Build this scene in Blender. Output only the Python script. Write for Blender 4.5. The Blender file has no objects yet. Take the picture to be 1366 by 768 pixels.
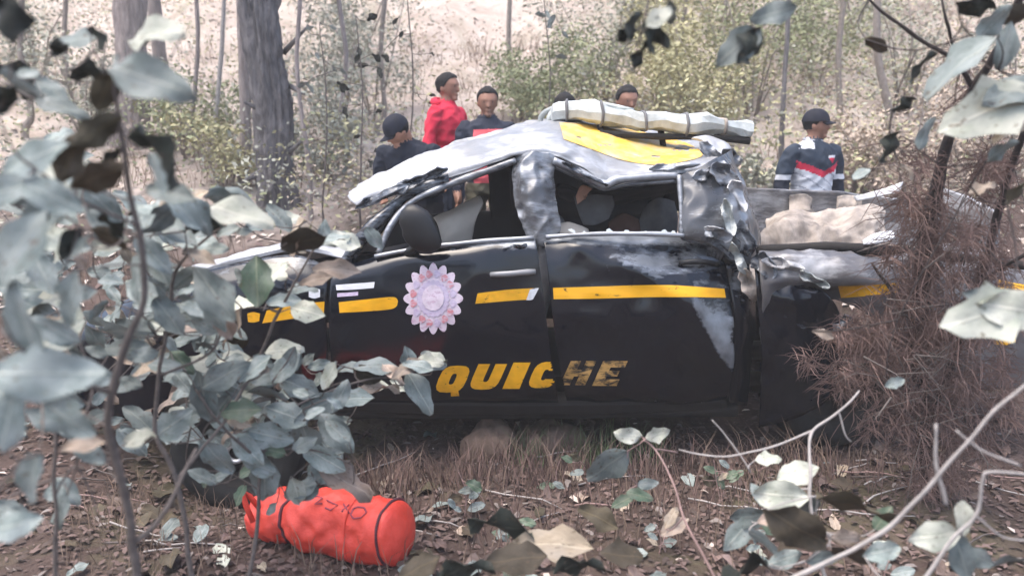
import bpy, bmesh, math, random
from mathutils import Vector, Matrix, noise
from mathutils.bvhtree import BVHTree
from mathutils.kdtree import KDTree

R = math.radians
scene = bpy.context.scene
C = scene.collection
rnd = random.Random(7)

# ------------------------------------------------------------------ camera, sky, sun, exposure
CAM = Vector((0, 0, 1.7)); PITCH = R(10); F = 1032.0
cd = bpy.data.cameras.new('camera'); cam = bpy.data.objects.new('camera', cd); C.objects.link(cam)
cam.location = CAM; cam.rotation_euler = (R(90) - PITCH, 0, 0)
cd.sensor_width = 36; cd.lens = 36 * F / 1366; cd.clip_start = 0.05; cd.clip_end = 2000
cd.dof.use_dof = True; cd.dof.focus_distance = 4.3; cd.dof.aperture_fstop = 1.35
scene.camera = cam

w = bpy.data.worlds.new('World'); scene.world = w; w.use_nodes = True
nt = w.node_tree
sky = nt.nodes.new('ShaderNodeTexSky'); sky.sky_type = 'NISHITA'; sky.sun_disc = False
SUN_EL, SUN_AZ = 72, -118      # azimuth from +Y, negative to the left
sky.sun_elevation = R(SUN_EL); sky.sun_rotation = R(SUN_AZ); sky.dust_density = 4.0; sky.air_density = 1.0; sky.ozone_density = 0.6
bg = nt.nodes['Background']; nt.links.new(sky.outputs[0], bg.inputs[0]); bg.inputs[1].default_value = 0.15
sd = bpy.data.lights.new('sun', 'SUN'); sun = bpy.data.objects.new('sun', sd); C.objects.link(sun)
sd.energy = 0.9; sd.angle = R(50); sd.color = (1.0, 0.95, 0.88)
sdir = Vector((math.sin(R(SUN_AZ)) * math.cos(R(SUN_EL)), math.cos(R(SUN_AZ)) * math.cos(R(SUN_EL)), math.sin(R(SUN_EL))))
sun.rotation_euler = sdir.to_track_quat('Z', 'Y').to_euler(); sun.location = sdir * 30
vs = scene.view_settings
vs.view_transform = 'Standard'; vs.look = 'None'; vs.gamma = 1.0; vs.use_curve_mapping = False; vs.exposure = 1.62

# ------------------------------------------------------------------ helpers
cp, sp = math.cos(PITCH), math.sin(PITCH)
def at(px, py, Y):
    u = (px - 683) / F; v = (384 - py) / F
    d = Vector((u, cp + v * sp, -sp + v * cp))
    return CAM + d * (Y / d.y)
def ray(px, py):
    u = (px - 683) / F; v = (384 - py) / F
    return Vector((u, cp + v * sp, -sp + v * cp)).normalized()
def lerp(a, b, t): return a + (b - a) * t
def sstep(a, b, x):
    t = max(0.0, min(1.0, (x - a) / (b - a))); return t * t * (3 - 2 * t)
def N(p, f, seed=0.0): return noise.noise(Vector((p[0] * f + seed, p[1] * f - seed * 1.7, p[2] * f + seed * .6)))

def ground_z(x, y):
    z = 0.0
    t = y - 4.55
    z += 0.165 * (t + math.sqrt(t * t + 0.15))                     # bank starts under the truck
    t = y - 11.0
    z += 0.13 * (t + math.sqrt(t * t + 6))
    t = y - 24.0
    z -= 0.29 * (t + math.sqrt(t * t + 12))
    z -= 0.24 * math.exp(-((x + 1.45) / .75) ** 2 - ((y - 4.0) / .55) ** 2)
    far = sstep(6, 14, y)
    z += noise.noise(Vector((x * .8, y * .8, 3.1))) * lerp(.05, .25, far)
    z += noise.noise(Vector((x * 3.1, y * 3.1, 7.7))) * .035
    z += noise.noise(Vector((x * .22, y * .22, 1.7))) * lerp(.0, .9, far)
    return z

class MB:
    def __init__(s): s.v = []; s.f = []; s.uv = []; s.wear = []
    def add(s, verts, faces, wear=None):
        o = len(s.v); s.v += [Vector(p) for p in verts]
        s.f += [tuple(i + o for i in f) for f in faces]
        s.wear += wear if wear else [0.0] * len(verts)
        return o
    def box(s, c, size, rot=None, taper=1.0, bevel=0):
        hx, hy, hz = [k / 2 for k in size]
        vs_ = []
        for z in (-hz, hz):
            k = taper if z > 0 else 1
            for x, y in ((-hx, -hy), (hx, -hy), (hx, hy), (-hx, hy)):
                p = Vector((x * k, y * k, z))
                if rot: p = rot @ p
                vs_.append(p + Vector(c))
        s.add(vs_, [(3, 2, 1, 0), (4, 5, 6, 7), (0, 1, 5, 4), (1, 2, 6, 5), (2, 3, 7, 6), (3, 0, 4, 7)])
    def tube(s, pts, rad, n=6, cap=True, flat=1.0, jit=0.0, seed=0, wear=0.0):
        pts = [Vector(p) for p in pts]
        if not hasattr(rad, '__len__'): rad = [rad] * len(pts)
        rings = []; up = Vector((0.03, -1, 0.1)).normalized()
        for i, p in enumerate(pts):
            t = (pts[min(i + 1, len(pts) - 1)] - pts[max(i - 1, 0)])
            if t.length < 1e-7: t = Vector((0, 0, 1))
            t.normalize()
            a = up - t * up.dot(t)
            if a.length < 1e-3: a = Vector((1, 0, 0)) - t * t.x
            a.normalize(); b = t.cross(a); up = a
            ring = []
            for k in range(n):
                an = 2 * math.pi * k / n
                r = rad[i]
                q = p + a * (math.cos(an) * r * flat) + b * (math.sin(an) * r)
                if jit: q += (q - p) * (N(q, 6, seed) * jit)
                ring.append(q)
            rings.append(ring)
        vs_ = [q for r in rings for q in r]
        fs = []
        for i in range(len(pts) - 1):
            for k in range(n):
                fs.append((i * n + k, i * n + (k + 1) % n, (i + 1) * n + (k + 1) % n, (i + 1) * n + k))
        if cap:
            fs.append(tuple(range(n))[::-1]); fs.append(tuple((len(pts) - 1) * n + k for k in range(n)))
        s.add(vs_, fs, [wear] * len(vs_))
    def build(s, name, m, parent=None, origin=None, smooth=True, kind=None):
        me = bpy.data.meshes.new(name)
        o0 = Vector(origin) if origin is not None else Vector((0, 0, 0))
        me.from_pydata([p - o0 for p in s.v], [], s.f)
        if any(s.wear):
            a = me.attributes.new('wear', 'FLOAT', 'POINT'); a.data.foreach_set('value', s.wear)
        me.materials.append(m)
        if smooth: me.shade_smooth()
        return link(name, me, parent, None if parent else origin, kind)

def link(name, me, parent=None, loc=None, kind=None):
    o = bpy.data.objects.new(name, me); C.objects.link(o)
    if parent: o.parent = parent
    if loc is not None: o.location = loc
    if kind: o['kind'] = kind
    return o
def thing(name, label, cat, loc, group=None):
    o = bpy.data.objects.new(name, None); C.objects.link(o); o.empty_display_size = .1
    o.location = loc; o['label'] = label; o['category'] = cat
    if group: o['group'] = group
    return o

def crom(a, b, c, d, t):
    return [0.5 * ((2 * q) + (-p + r) * t + (2 * p - 5 * q + 4 * r - s_) * t * t + (-p + 3 * q - 3 * r + s_) * t ** 3)
            for p, q, r, s_ in zip(a, b, c, d)]
def spline(pts, k):
    out = []
    n = len(pts)
    for i in range(n - 1):
        a = pts[max(i - 1, 0)]; b = pts[i]; c = pts[i + 1]; d = pts[min(i + 2, n - 1)]
        for j in range(k): out.append(crom(a, b, c, d, j / k))
    out.append(list(pts[-1])); return out
def pxspline(pts, k): return [at(*p) for p in spline(pts, k)]

def panel(rows, ku=4, kv=4, crumple=0.0, cf=5.0, seed=0.0, thick=.012, wear=None, ridged=0.0, dent=None):
    """rows of (px,py,Y), equal counts -> crumpled sheet with thickness"""
    R1 = [spline(r, ku) for r in rows]
    cols = [spline([r[i] for r in R1], kv) for i in range(len(R1[0]))]
    nu, nv = len(cols), len(cols[0])
    P = [[at(*cols[i][j]) for i in range(nu)] for j in range(nv)]
    if dent:
        for j in range(nv):
            for i in range(nu): P[j][i] = P[j][i] + Vector((0, dent(cols[i][j][0], cols[i][j][1]), 0))
    nr = [[None] * nu for _ in range(nv)]
    for j in range(nv):
        for i in range(nu):
            a = P[j][min(i + 1, nu - 1)] - P[j][max(i - 1, 0)]
            b = P[min(j + 1, nv - 1)][i] - P[max(j - 1, 0)][i]
            n = a.cross(b); n.normalize()
            if n.dot(CAM - P[j][i]) < 0: n = -n
            nr[j][i] = n
    vs_ = []; wr = []
    for j in range(nv):
        for i in range(nu):
            p = P[j][i]
            d = crumple * (N(p, cf, seed) + .5 * N(p, cf * 2.3, seed + 5))
            if ridged:
                d += ridged * (.35 - abs(N(p, cf * .9, seed + 9)) * 1.6) + ridged * .55 * (.3 - abs(N(p, cf * 2.4, seed + 3)) * 1.5)
            vs_.append(p + nr[j][i] * d)
            wr.append(wear(cols[i][j][0], cols[i][j][1]) if wear else 0.0)
    m = nu * nv
    back = [vs_[j * nu + i] - nr[j][i] * thick for j in range(nv) for i in range(nu)]
    fs = []
    ix = lambda i, j: j * nu + i
    # orientation: make the front face the camera
    p0, p1, p2 = vs_[ix(nu // 2, nv // 2)], vs_[ix(min(nu // 2 + 1, nu - 1), nv // 2)], vs_[ix(nu // 2, min(nv // 2 + 1, nv - 1))]
    flip = (p1 - p0).cross(p2 - p0).dot(nr[nv // 2][nu // 2]) < 0
    def q(a, b, c, d): fs.append((a, b, c, d) if not flip else (d, c, b, a))
    for j in range(nv - 1):
        for i in range(nu - 1):
            q(ix(i, j), ix(i + 1, j), ix(i + 1, j + 1), ix(i, j + 1))
            q(m + ix(i, j + 1), m + ix(i + 1, j + 1), m + ix(i + 1, j), m + ix(i, j))
    for i in range(nu - 1):
        q(m + ix(i, 0), m + ix(i + 1, 0), ix(i + 1, 0), ix(i, 0))
        q(ix(i, nv - 1), ix(i + 1, nv - 1), m + ix(i + 1, nv - 1), m + ix(i, nv - 1))
    for j in range(nv - 1):
        q(ix(0, j), ix(0, j + 1), m + ix(0, j + 1), m + ix(0, j))
        q(m + ix(nu - 1, j), m + ix(nu - 1, j + 1), ix(nu - 1, j + 1), ix(nu - 1, j))
    mb = MB(); mb.add(vs_ + back, fs, wr + wr)
    return mb

# ------------------------------------------------------------------ materials
class M_:
    def __init__(s, name):
        s.m = bpy.data.materials.new(name); s.m.use_nodes = True; s.t = s.m.node_tree; s.b = s.t.nodes['Principled BSDF']
    def n(s, ty, **kw):
        q = s.t.nodes.new(ty)
        for k, v in kw.items():
            if hasattr(q, k): setattr(q, k, v)
            else: q.inputs[k].default_value = v
        return q
    def l(s, a, b): s.t.links.new(a, b)
    def coord(s, which='Object'):
        return s.n('ShaderNodeTexCoord').outputs[which]
    def noise(s, scale, detail=4, rough=.55, vec=None, dist=0.0):
        q = s.n('ShaderNodeTexNoise'); q.inputs['Scale'].default_value = scale; q.inputs['Detail'].default_value = detail
        q.inputs['Roughness'].default_value = rough; q.inputs['Distortion'].default_value = dist
        if vec is not None: s.l(vec, q.inputs['Vector'])
        return q.outputs['Fac']
    def ramp(s, fac, stops):
        q = s.n('ShaderNodeValToRGB'); e = q.color_ramp.elements
        while len(e) > 1: e.remove(e[-1])
        e[0].position = stops[0][0]; e[0].color = (*stops[0][1], 1)
        for p, c in stops[1:]:
            k = e.new(p); k.color = (*c, 1)
        s.l(fac, q.inputs[0]); return q.outputs[0]
    def mix(s, fac, a, b, mode='MIX'):
        q = s.n('ShaderNodeMix', data_type='RGBA', blend_type=mode)
        for sock, v in ((q.inputs[0], fac), (q.inputs[6], a), (q.inputs[7], b)):
            if isinstance(v, (int, float)): sock.default_value = v
            elif isinstance(v, tuple): sock.default_value = (*v, 1)
            else: s.l(v, sock)
        return q.outputs[2]
    def math(s, op, a, b=0.0, clamp=False):
        q = s.n('ShaderNodeMath', operation=op); q.use_clamp = clamp
        for sock, v in ((q.inputs[0], a), (q.inputs[1], b)):
            if isinstance(v, (int, float)): sock.default_value = v
            else: s.l(v, sock)
        return q.outputs[0]
    def mapr(s, v, a, b, c=0.0, d=1.0):
        q = s.n('ShaderNodeMapRange'); s.l(v, q.inputs[0])
        for i, k in enumerate((a, b, c, d)): q.inputs[i + 1].default_value = k
        return q.outputs[0]
    def bump(s, h, strength=.3, dist=.01):
        q = s.n('ShaderNodeBump'); q.inputs['Strength'].default_value = strength; q.inputs['Distance'].default_value = dist
        s.l(h, q.inputs['Height']); s.l(q.outputs[0], s.b.inputs['Normal'])
    def stretch(s, sc, which='Object'):
        q = s.n('ShaderNodeMapping'); q.inputs['Scale'].default_value = sc; s.l(s.coord(which), q.inputs['Vector']); return q.outputs[0]
    def set(s, **kw):
        for k, v in kw.items():
            k = {'col': 'Base Color', 'rough': 'Roughness', 'metal': 'Metallic', 'coat': 'Coat Weight', 'spec': 'Specular IOR Level', 'sheen': 'Sheen Weight'}[k]
            if isinstance(v, (int, float)): s.b.inputs[k].default_value = v
            elif isinstance(v, tuple): s.b.inputs[k].default_value = (*v, 1)
            else: s.l(v, s.b.inputs[k])
        return s

MAT = {}
def simple(key, col, rough=.7, var=.25, scale=8, metal=0.0, bump=.0, spec=.4):
    a = M_(key); f = a.noise(scale, 5, .6, a.coord())
    a.set(col=a.ramp(f, [(.25, tuple(c * (1 - var) for c in col)), (.75, tuple(min(1, c * (1 + var)) for c in col))]), rough=rough, metal=metal, spec=spec)
    if bump: a.bump(f, bump, .01)
    MAT[key] = a.m; return a.m

def paint(key, base, bare, dust, rough=.2, bias=0.0, metal=0.0):
    a = M_(key); co = a.coord()
    wear = a.n('ShaderNodeAttribute', attribute_name='wear').outputs['Fac']
    n1 = a.noise(3.2, 7, .65, a.stretch((1.2, 1.2, 3.0)), .6)
    n2 = a.noise(38, 3, .6, a.stretch((.25, 1, 1.4)))
    nn = a.math('ADD', a.math('MULTIPLY', n1, .7), a.math('MULTIPLY', n2, .3))
    s_ = a.math('ADD', a.math('ADD', nn, bias), a.math('MULTIPLY', wear, .75))
    mask = a.mapr(s_, .70, .86)
    d = a.mapr(a.noise(1.7, 8, .7, co, .4), .46, .78, 0, .55)
    base_d = a.mix(d, base, dust)
    bare_c = a.mix(a.mapr(a.noise(9, 5, .6, co), .35, .7), bare, tuple(c * .55 for c in bare))
    a.set(col=a.mix(mask, base_d, bare_c), rough=a.math('ADD', a.math('MULTIPLY', mask, .22), a.math('ADD', a.math('MULTIPLY', d, .5), rough), True), metal=a.math('ADD', a.math('MULTIPLY', mask, .45 - metal * .3), metal))
    a.bump(a.noise(22, 4, .6, co), .12, .004)
    MAT[key] = a.m
paint('paint', (.003, .004, .008), (.25, .275, .31), (.016, .018, .024), rough=.10)
paint('roofpaint', (.24, .245, .255), (.56, .57, .59), (.40, .38, .36), rough=.36, bias=.08, metal=.12)
paint('steel', (.075, .08, .09), (.40, .42, .45), (.17, .165, .16), rough=.26, bias=.07, metal=.2)
paint('bedpaint', (.11, .11, .12), (.52, .52, .53), (.30, .26, .22), rough=.34, bias=.04, metal=.15)
paint('barpaint', (.22, .245, .235), (.60, .63, .61), (.30, .29, .26), rough=.35, bias=.06)
simple('rubber', (.014, .014, .014), .75, .3, 30, bump=.2)
simple('plastic', (.012, .012, .013), .45, .3, 12)
simple('rim', (.55, .55, .56), .4, .3, 14, metal=.5)
simple('under', (.016, .014, .013), .85, .4, 8)
simple('interior', (.018, .018, .021), .8, .4, 6)
simple('seat', (.13, .13, .135), .9, .3, 10, bump=.2)
simple('headliner', (.46, .42, .37), .9, .18, 5, bump=.25)
simple('cloth_tan', (.5, .28, .2), .9, .3, 5); simple('cloth_dark', (.13, .07, .055), .9, .3, 5)
def dusty(key, base, dust):
    a = M_(key); f = a.noise(4, 7, .65, a.coord(), .5)
    a.set(col=a.ramp(f, [(.3, base), (.5, tuple(lerp(p, q, .5) for p, q in zip(base, dust))), (.68, dust)]), rough=.75)
    a.bump(f, .3, .02); MAT[key] = a.m
dusty('mud', (.10, .085, .075), (.58, .50, .43))
def decal(key, col, under=(.012, .012, .013), thr=.36, soft=.1, scale=9):
    a = M_(key); f = a.noise(scale, 6, .7, a.stretch((1, 1, 2)), .3)
    a.set(col=a.mix(a.mapr(f, thr, thr + soft), under, a.mix(a.mapr(a.noise(3, 4), .35, .7), col, tuple(c * .8 for c in col))), rough=.4)
    MAT[key] = a.m
decal('yellow', (.84, .42, .008), thr=.33, soft=.06, scale=16)
decal('yellow_faded', (.52, .31, .10), thr=.41, soft=.14, scale=14)
decal('roof_yellow', (.86, .52, .07), (.5, .42, .28), thr=.36, soft=.18, scale=4)
decal('white_decal', (.68, .70, .73), thr=.3)
decal('badge_light', (.72, .62, .70), (.5, .35, .45), thr=.38, scale=30)
decal('badge_red', (.62, .25, .28), (.6, .5, .58), thr=.42, scale=30)
decal('badge_mid', (.60, .52, .66), (.45, .36, .5), thr=.4, scale=40)
# glass shards
a = M_('glass'); a.set(col=(.8, .86, .86), rough=.08); a.b.inputs['Alpha'].default_value = .6; MAT['glass'] = a.m

def leafmat(key, c1, c2, vein, dust, rough=.62, dmg=.0):
    a = M_(key)
    oi = a.n('ShaderNodeObjectInfo').outputs['Random']
    uv = a.n('ShaderNodeUVMap').outputs[0]
    sx = a.n('ShaderNodeSeparateXYZ'); a.l(uv, sx.inputs[0])
    off = a.n('ShaderNodeCombineXYZ'); a.l(a.math('MULTIPLY', oi, 40), off.inputs[0]); a.l(a.math('MULTIPLY', oi, 17), off.inputs[2])
    vec = a.n('ShaderNodeVectorMath', operation='ADD'); a.l(uv, vec.inputs[0]); a.l(off.outputs[0], vec.inputs[1])
    n = a.noise(4, 6, .6, vec.outputs[0], .3)
    base = a.mix(a.mapr(n, .35, .68), c1, c2)
    base = a.mix(a.math('MULTIPLY', a.mapr(a.noise(2.2, 5, .6, vec.outputs[0]), .42, .7), .8), base, dust)
    av = a.math('ABSOLUTE', a.math('SUBTRACT', sx.outputs[1], .5))
    w_ = a.math('FRACT', a.math('SUBTRACT', a.math('MULTIPLY', sx.outputs[0], 8), a.math('MULTIPLY', av, 7)))
    side = a.mapr(a.math('ABSOLUTE', a.math('SUBTRACT', w_, .5)), .06, .0, 0, .38)
    mid = a.mapr(av, .035, .012, 0, .8)
    base = a.mix(a.math('MAXIMUM', side, mid), base, vein)
    base = a.mix(a.mapr(a.noise(9, 3, .5, vec.outputs[0]), .62, .70, 0, .75), base, (.11, .08, .05))
    hsv = a.n('ShaderNodeHueSaturation'); a.l(base, hsv.inputs['Color'])
    a.l(a.mapr(oi, 0, 1, .62, 1.25), hsv.inputs['Value'])
    a.l(a.mapr(a.math('FRACT', a.math('MULTIPLY', oi, 7.31)), 0, 1, .485, .515), hsv.inputs['Hue'])
    a.set(col=hsv.outputs[0], rough=rough, spec=.35)
    a.bump(a.math('ADD', a.math('MULTIPLY', mid, .6), n), .3, .01)
    MAT[key] = a.m
leafmat('leaf_dusty', (.14, .175, .165), (.235, .275, .26), (.34, .365, .33), (.32, .35, .34), .62)
leafmat('leaf_green', (.055, .095, .06), (.10, .145, .09), (.2, .22, .15), (.17, .19, .15), .5)
leafmat('leaf_pale', (.36, .385, .31), (.50, .51, .43), (.6, .59, .5), (.46, .46, .41), .65)
leafmat('leaf_tan', (.28, .215, .16), (.42, .335, .26), (.5, .42, .33), (.34, .29, .25), .75)
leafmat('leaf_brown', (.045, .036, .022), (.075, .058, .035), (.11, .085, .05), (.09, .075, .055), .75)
leafmat('leaf_litter', (.11, .075, .065), (.19, .135, .115), (.24, .175, .14), (.16, .125, .118), .85)
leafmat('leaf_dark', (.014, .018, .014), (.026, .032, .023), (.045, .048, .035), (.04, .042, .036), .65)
simple('stem', (.12, .10, .09), .85, .35, 40, bump=.4); simple('stem_far', (.25, .215, .19), .9, .3, 20)
simple('stem_pale', (.36, .33, .31), .8, .25, 30, bump=.3)
simple('stem_dark', (.045, .036, .033), .9, .4, 40, bump=.5)
simple('stem_pink', (.30, .20, .18), .8, .25, 30)
simple('grass_dry', (.17, .12, .09), .85, .5, 2)
simple('grass_green', (.10, .13, .06), .8, .5, 2)
simple('needle', (.155, .10, .085), .85, .55, 9)
simple('rock', (.15, .105, .08), .9, .5, 9, bump=.9)
def bark(key, c1, c2, sc=1.0):
    a = M_(key); v = a.stretch((3 * sc, 3 * sc, .55 * sc))
    f = a.noise(4, 8, .7, v, .8); g = a.noise(14, 4, .6, v)
    a.set(col=a.mix(a.mapr(g, .4, .75, 0, .6), a.ramp(f, [(.32, c1), (.5, tuple(lerp(p, q, .45) for p, q in zip(c1, c2))), (.7, c2)]), tuple(c * 1.25 for c in c2)), rough=.9)
    a.bump(f, .9, .03); MAT[key] = a.m
bark('bark', (.04, .038, .041), (.20, .185, .185))
bark('bark_far', (.13, .105, .10), (.36, .31, .29))
# ground: dry soil and litter, with bright slope and dim foreground put into colour
a = M_('ground'); co = a.coord()
big = a.noise(.35, 6, .6, co, .5); mid = a.noise(2.3, 8, .7, co, .6); fine = a.noise(17, 8, .75, co)
dirt = a.ramp(mid, [(.28, (.05, .034, .03)), (.48, (.10, .07, .06)), (.66, (.16, .115, .10)), (.8, (.22, .17, .15))])
pale = a.ramp(mid, [(.3, (.42, .335, .28)), (.5, (.57, .48, .42)), (.7, (.68, .60, .54))])
sp_ = a.n('ShaderNodeSeparateXYZ'); a.l(co, sp_.inputs[0])
k = a.math('ADD', a.mapr(sp_.outputs[1], 6.0, 10.5, -.35, 1.0), a.math('MULTIPLY', a.math('SUBTRACT', big, .5), 1.6))
right = a.mapr(sp_.outputs[0], 1.5, 5.0, 0, .55)
k = a.mapr(a.math('SUBTRACT', k, right), .0, .6)
col = a.mix(k, dirt, pale)
col = a.mix(a.mapr(a.noise(.9, 6, .65, co, .8), .52, .72, 0, .55), col, (.20, .20, .11))
col = a.mix(a.mapr(fine, .3, .75, .25, 0), col, (.03, .022, .018))
a.set(col=col, rough=.95, spec=.15); a.bump(a.math('ADD', fine, mid), .9, .03); MAT['ground'] = a.m

# ------------------------------------------------------------------ ground sheet
def axis(lo, hi, dlo, dhi, step, grow=1.17):
    xs = []; x = dlo
    while x <= dhi: xs.append(x); x += step
    s_ = step; x = xs[-1]
    while x < hi: s_ *= grow; x += s_; xs.append(x)
    s_ = step; x = xs[0]; pre = []
    while x > lo: s_ *= grow; x -= s_; pre.append(x)
    return pre[::-1] + xs
gx = axis(-120, 120, -5, 5, .075, 1.12); gy = axis(-90, 140, 1.6, 9.5, .075, 1.09)
mb = MB(); n_ = len(gx)
mb.add([(x, y, ground_z(x, y)) for y in gy for x in gx],
       [(j * n_ + i, j * n_ + i + 1, (j + 1) * n_ + i + 1, (j + 1) * n_ + i) for j in range(len(gy) - 1) for i in range(n_ - 1)])
ground = mb.build('ground', MAT['ground'], kind='structure')

# ------------------------------------------------------------------ leaf meshes
def leaf_mesh(name, mat, width=.5, curl=.3, fold=.25, wav=.05, seed=0, lobes=6, shape=.85, seg=7, twist=0.0):
    r = random.Random(seed)
    vs_ = []; uvs = []; fs = []
    ph = r.uniform(0, 6)
    for i in range(seg + 1):
        t = i / seg
        hw = width * .5 * (math.sin(math.pi * min(1, t ** shape * .97 + .015)) ** .75) * (1 + (.10 * math.sin(t * lobes * 6.28 + ph) + r.uniform(-.13, .13)) * (0 < i < seg))
        an = curl * t * 1.6
        cx = t * (1 - .12 * abs(curl)); cz = -curl * t * t * .5
        tw = twist * t
        for k in (-1, -.52, 0, .52, 1):
            x = k * hw; z = cz + abs(k) * hw * fold + wav * math.sin(t * 9 + ph + k * 2.1) * (.35 + abs(k))
            x2 = x * math.cos(tw) - (z - cz) * math.sin(tw); z2 = cz + x * math.sin(tw) + (z - cz) * math.cos(tw)
            vs_.append((x2, cx, z2 + r.uniform(-.012, .012))); uvs.append((t, .5 + k * .5 * hw / (width * .5)))
    for i in range(seg):
        for k in range(4):
            fs.append((i * 5 + k, i * 5 + k + 1, (i + 1) * 5 + k + 1, (i + 1) * 5 + k))
    me = bpy.data.meshes.new(name); me.from_pydata(vs_, [], fs)
    uvl = me.uv_layers.new(name='UVMap')
    for lp in me.loops: uvl.data[lp.index].uv = uvs[lp.vertex_index]
    me.materials.append(MAT[mat]); me.shade_smooth(); return me
LEAF = {}
for key, n, par in (('leaf_dusty', 7, dict(width=.56, curl=.3)), ('leaf_green', 4, dict(width=.55, curl=.3)), ('leaf_pale', 4, dict(width=.58, curl=.25)),
                    ('leaf_tan', 4, dict(width=.5, curl=.7, wav=.09)), ('leaf_brown', 4, dict(width=.62, curl=.3)), ('leaf_dark', 4, dict(width=.55, curl=.5, wav=.08)),
                    ('leaf_litter', 7, dict(width=.5, curl=.9, wav=.11, fold=.4))):
    L = []
    for i in range(n):
        p = dict(par); p['curl'] *= rnd.uniform(.2, 1.5); p['width'] *= rnd.uniform(.85, 1.15)
        p['fold'] = p.get('fold', .25) * rnd.uniform(.2, 1.6); p['wav'] = p.get('wav', .05) * rnd.uniform(.5, 1.4)
        L.append(leaf_mesh('leaf', key, seed=i + 31, lobes=rnd.choice((4, 5, 6)), shape=rnd.uniform(.8, 1.15), twist=rnd.uniform(-.35, .35), **p))
    LEAF[key] = L

def leaf_frame(ang, n0, lean):
    a = Vector((math.cos(R(ang)), lean, math.sin(R(ang)))).normalized()
    n = Vector(n0); n = n - a * n.dot(a)
    if n.length < .1: n = Vector((0, -1, .2)) - a * a.y * -1
    n.normalize(); s_ = a.cross(n)
    return s_, a, n
def put_leaf(parent, origin, base, s_, a, n, length, key, name='leaf', widen=1.0):
    me = rnd.choice(LEAF[key])
    o = bpy.data.objects.new(name, me); C.objects.link(o); o.parent = parent
    m = Matrix((s_ * length * widen, a * length, n * length)).transposed().to_4x4()
    m.translation = Vector(base) - Vector(origin)
    o.matrix_local = m
    return o

LIGHT = lambda: (rnd.uniform(-.4, .3), -rnd.uniform(.35, .9), rnd.uniform(.6, .9))
FACE = lambda: (rnd.uniform(-.3, .3), -1, rnd.uniform(.1, .5))
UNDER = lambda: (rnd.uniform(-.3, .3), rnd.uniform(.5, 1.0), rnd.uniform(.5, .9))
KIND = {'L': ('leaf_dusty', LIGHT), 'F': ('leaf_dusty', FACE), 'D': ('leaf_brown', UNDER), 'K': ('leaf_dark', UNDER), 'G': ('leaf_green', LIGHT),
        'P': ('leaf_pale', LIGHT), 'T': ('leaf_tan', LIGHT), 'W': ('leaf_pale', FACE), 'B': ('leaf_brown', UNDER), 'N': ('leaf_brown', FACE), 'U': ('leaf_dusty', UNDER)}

def plant(name, label, cat, stems, leaves, stem_mat='stem', group=None, twig_r=.0022, foot=True, base=None):
    """stems: lists of ((px,py,Y), radius); leaves: (px,py,Y,len_px,angle,kind)"""
    S = []
    for st in stems:
        pts = spline([tuple(p) + (r,) for p, r in st], 5)
        ps_ = [at(*p[:3]) for p in pts]
        ps_ = [q + Vector((N(q, 9, 1.5), N(q, 9, 4.5) * .5, N(q, 9, 7.5))) * min(.014, .005 + p[3] * 1.0) for q, p in zip(ps_, pts)]
        S.append([(q, p[3] * (1 + .18 * N(q, 22, 2.2))) for q, p in zip(ps_, pts)])
    b = S[0][0][0]
    if foot:
        gz = ground_z(b.x, b.y)
        if b.z > gz: S[0].insert(0, (Vector((b.x + .01, b.y + .01, gz - .03)), S[0][0][1] * 1.1))
    org = Vector(S[0][0][0])
    root = thing(name, label, cat, org, group)
    mb = MB()
    nodes = []
    for st in S:
        mb.tube([p for p, r in st], [r for p, r in st], 7, jit=.15)
        for i, (p, r) in enumerate(st):
            nodes.append(p)
    mb.build('stem', MAT[stem_mat], root, org)
    items = []
    for (px, py, Y, ln, ang, kd) in leaves:
        key, nf = KIND[kd]
        s_, a, n = leaf_frame(ang, nf(), rnd.uniform(-.35, .35))
        length = ln / F * Y * 1.08
        c = at(px, py, Y); bpt = c - a * length * .5
        items.append((min((bpt - q).length for q in nodes), bpt, s_, a, n, length, key))
    items.sort(key=lambda t: t[0])
    tw = MB()
    for d, bpt, s_, a, n, length, key in items:
        q = min(nodes, key=lambda k: (k - bpt).length)
        dd = (q - bpt).length
        if dd > .008:
            m1 = bpt.lerp(q, .5) - a * dd * .12 + Vector((0, 0, -.08 * dd + rnd.uniform(-.03, .03) * dd))
            pts = [Vector(crom3) for crom3 in spline([tuple(bpt + a * length * .03), tuple(m1), tuple(q)], 3)]
            tw.tube(pts, [twig_r * .7 + (twig_r * .8) * i / (len(pts) - 1) for i in range(len(pts))], 5)
            nodes.append(m1)
        nodes.append(bpt)
        put_leaf(root, org, bpt, s_, a, n, length, key)
    if tw.v: tw.build('twig', MAT[stem_mat], root, org, kind='stuff')
    return root

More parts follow.
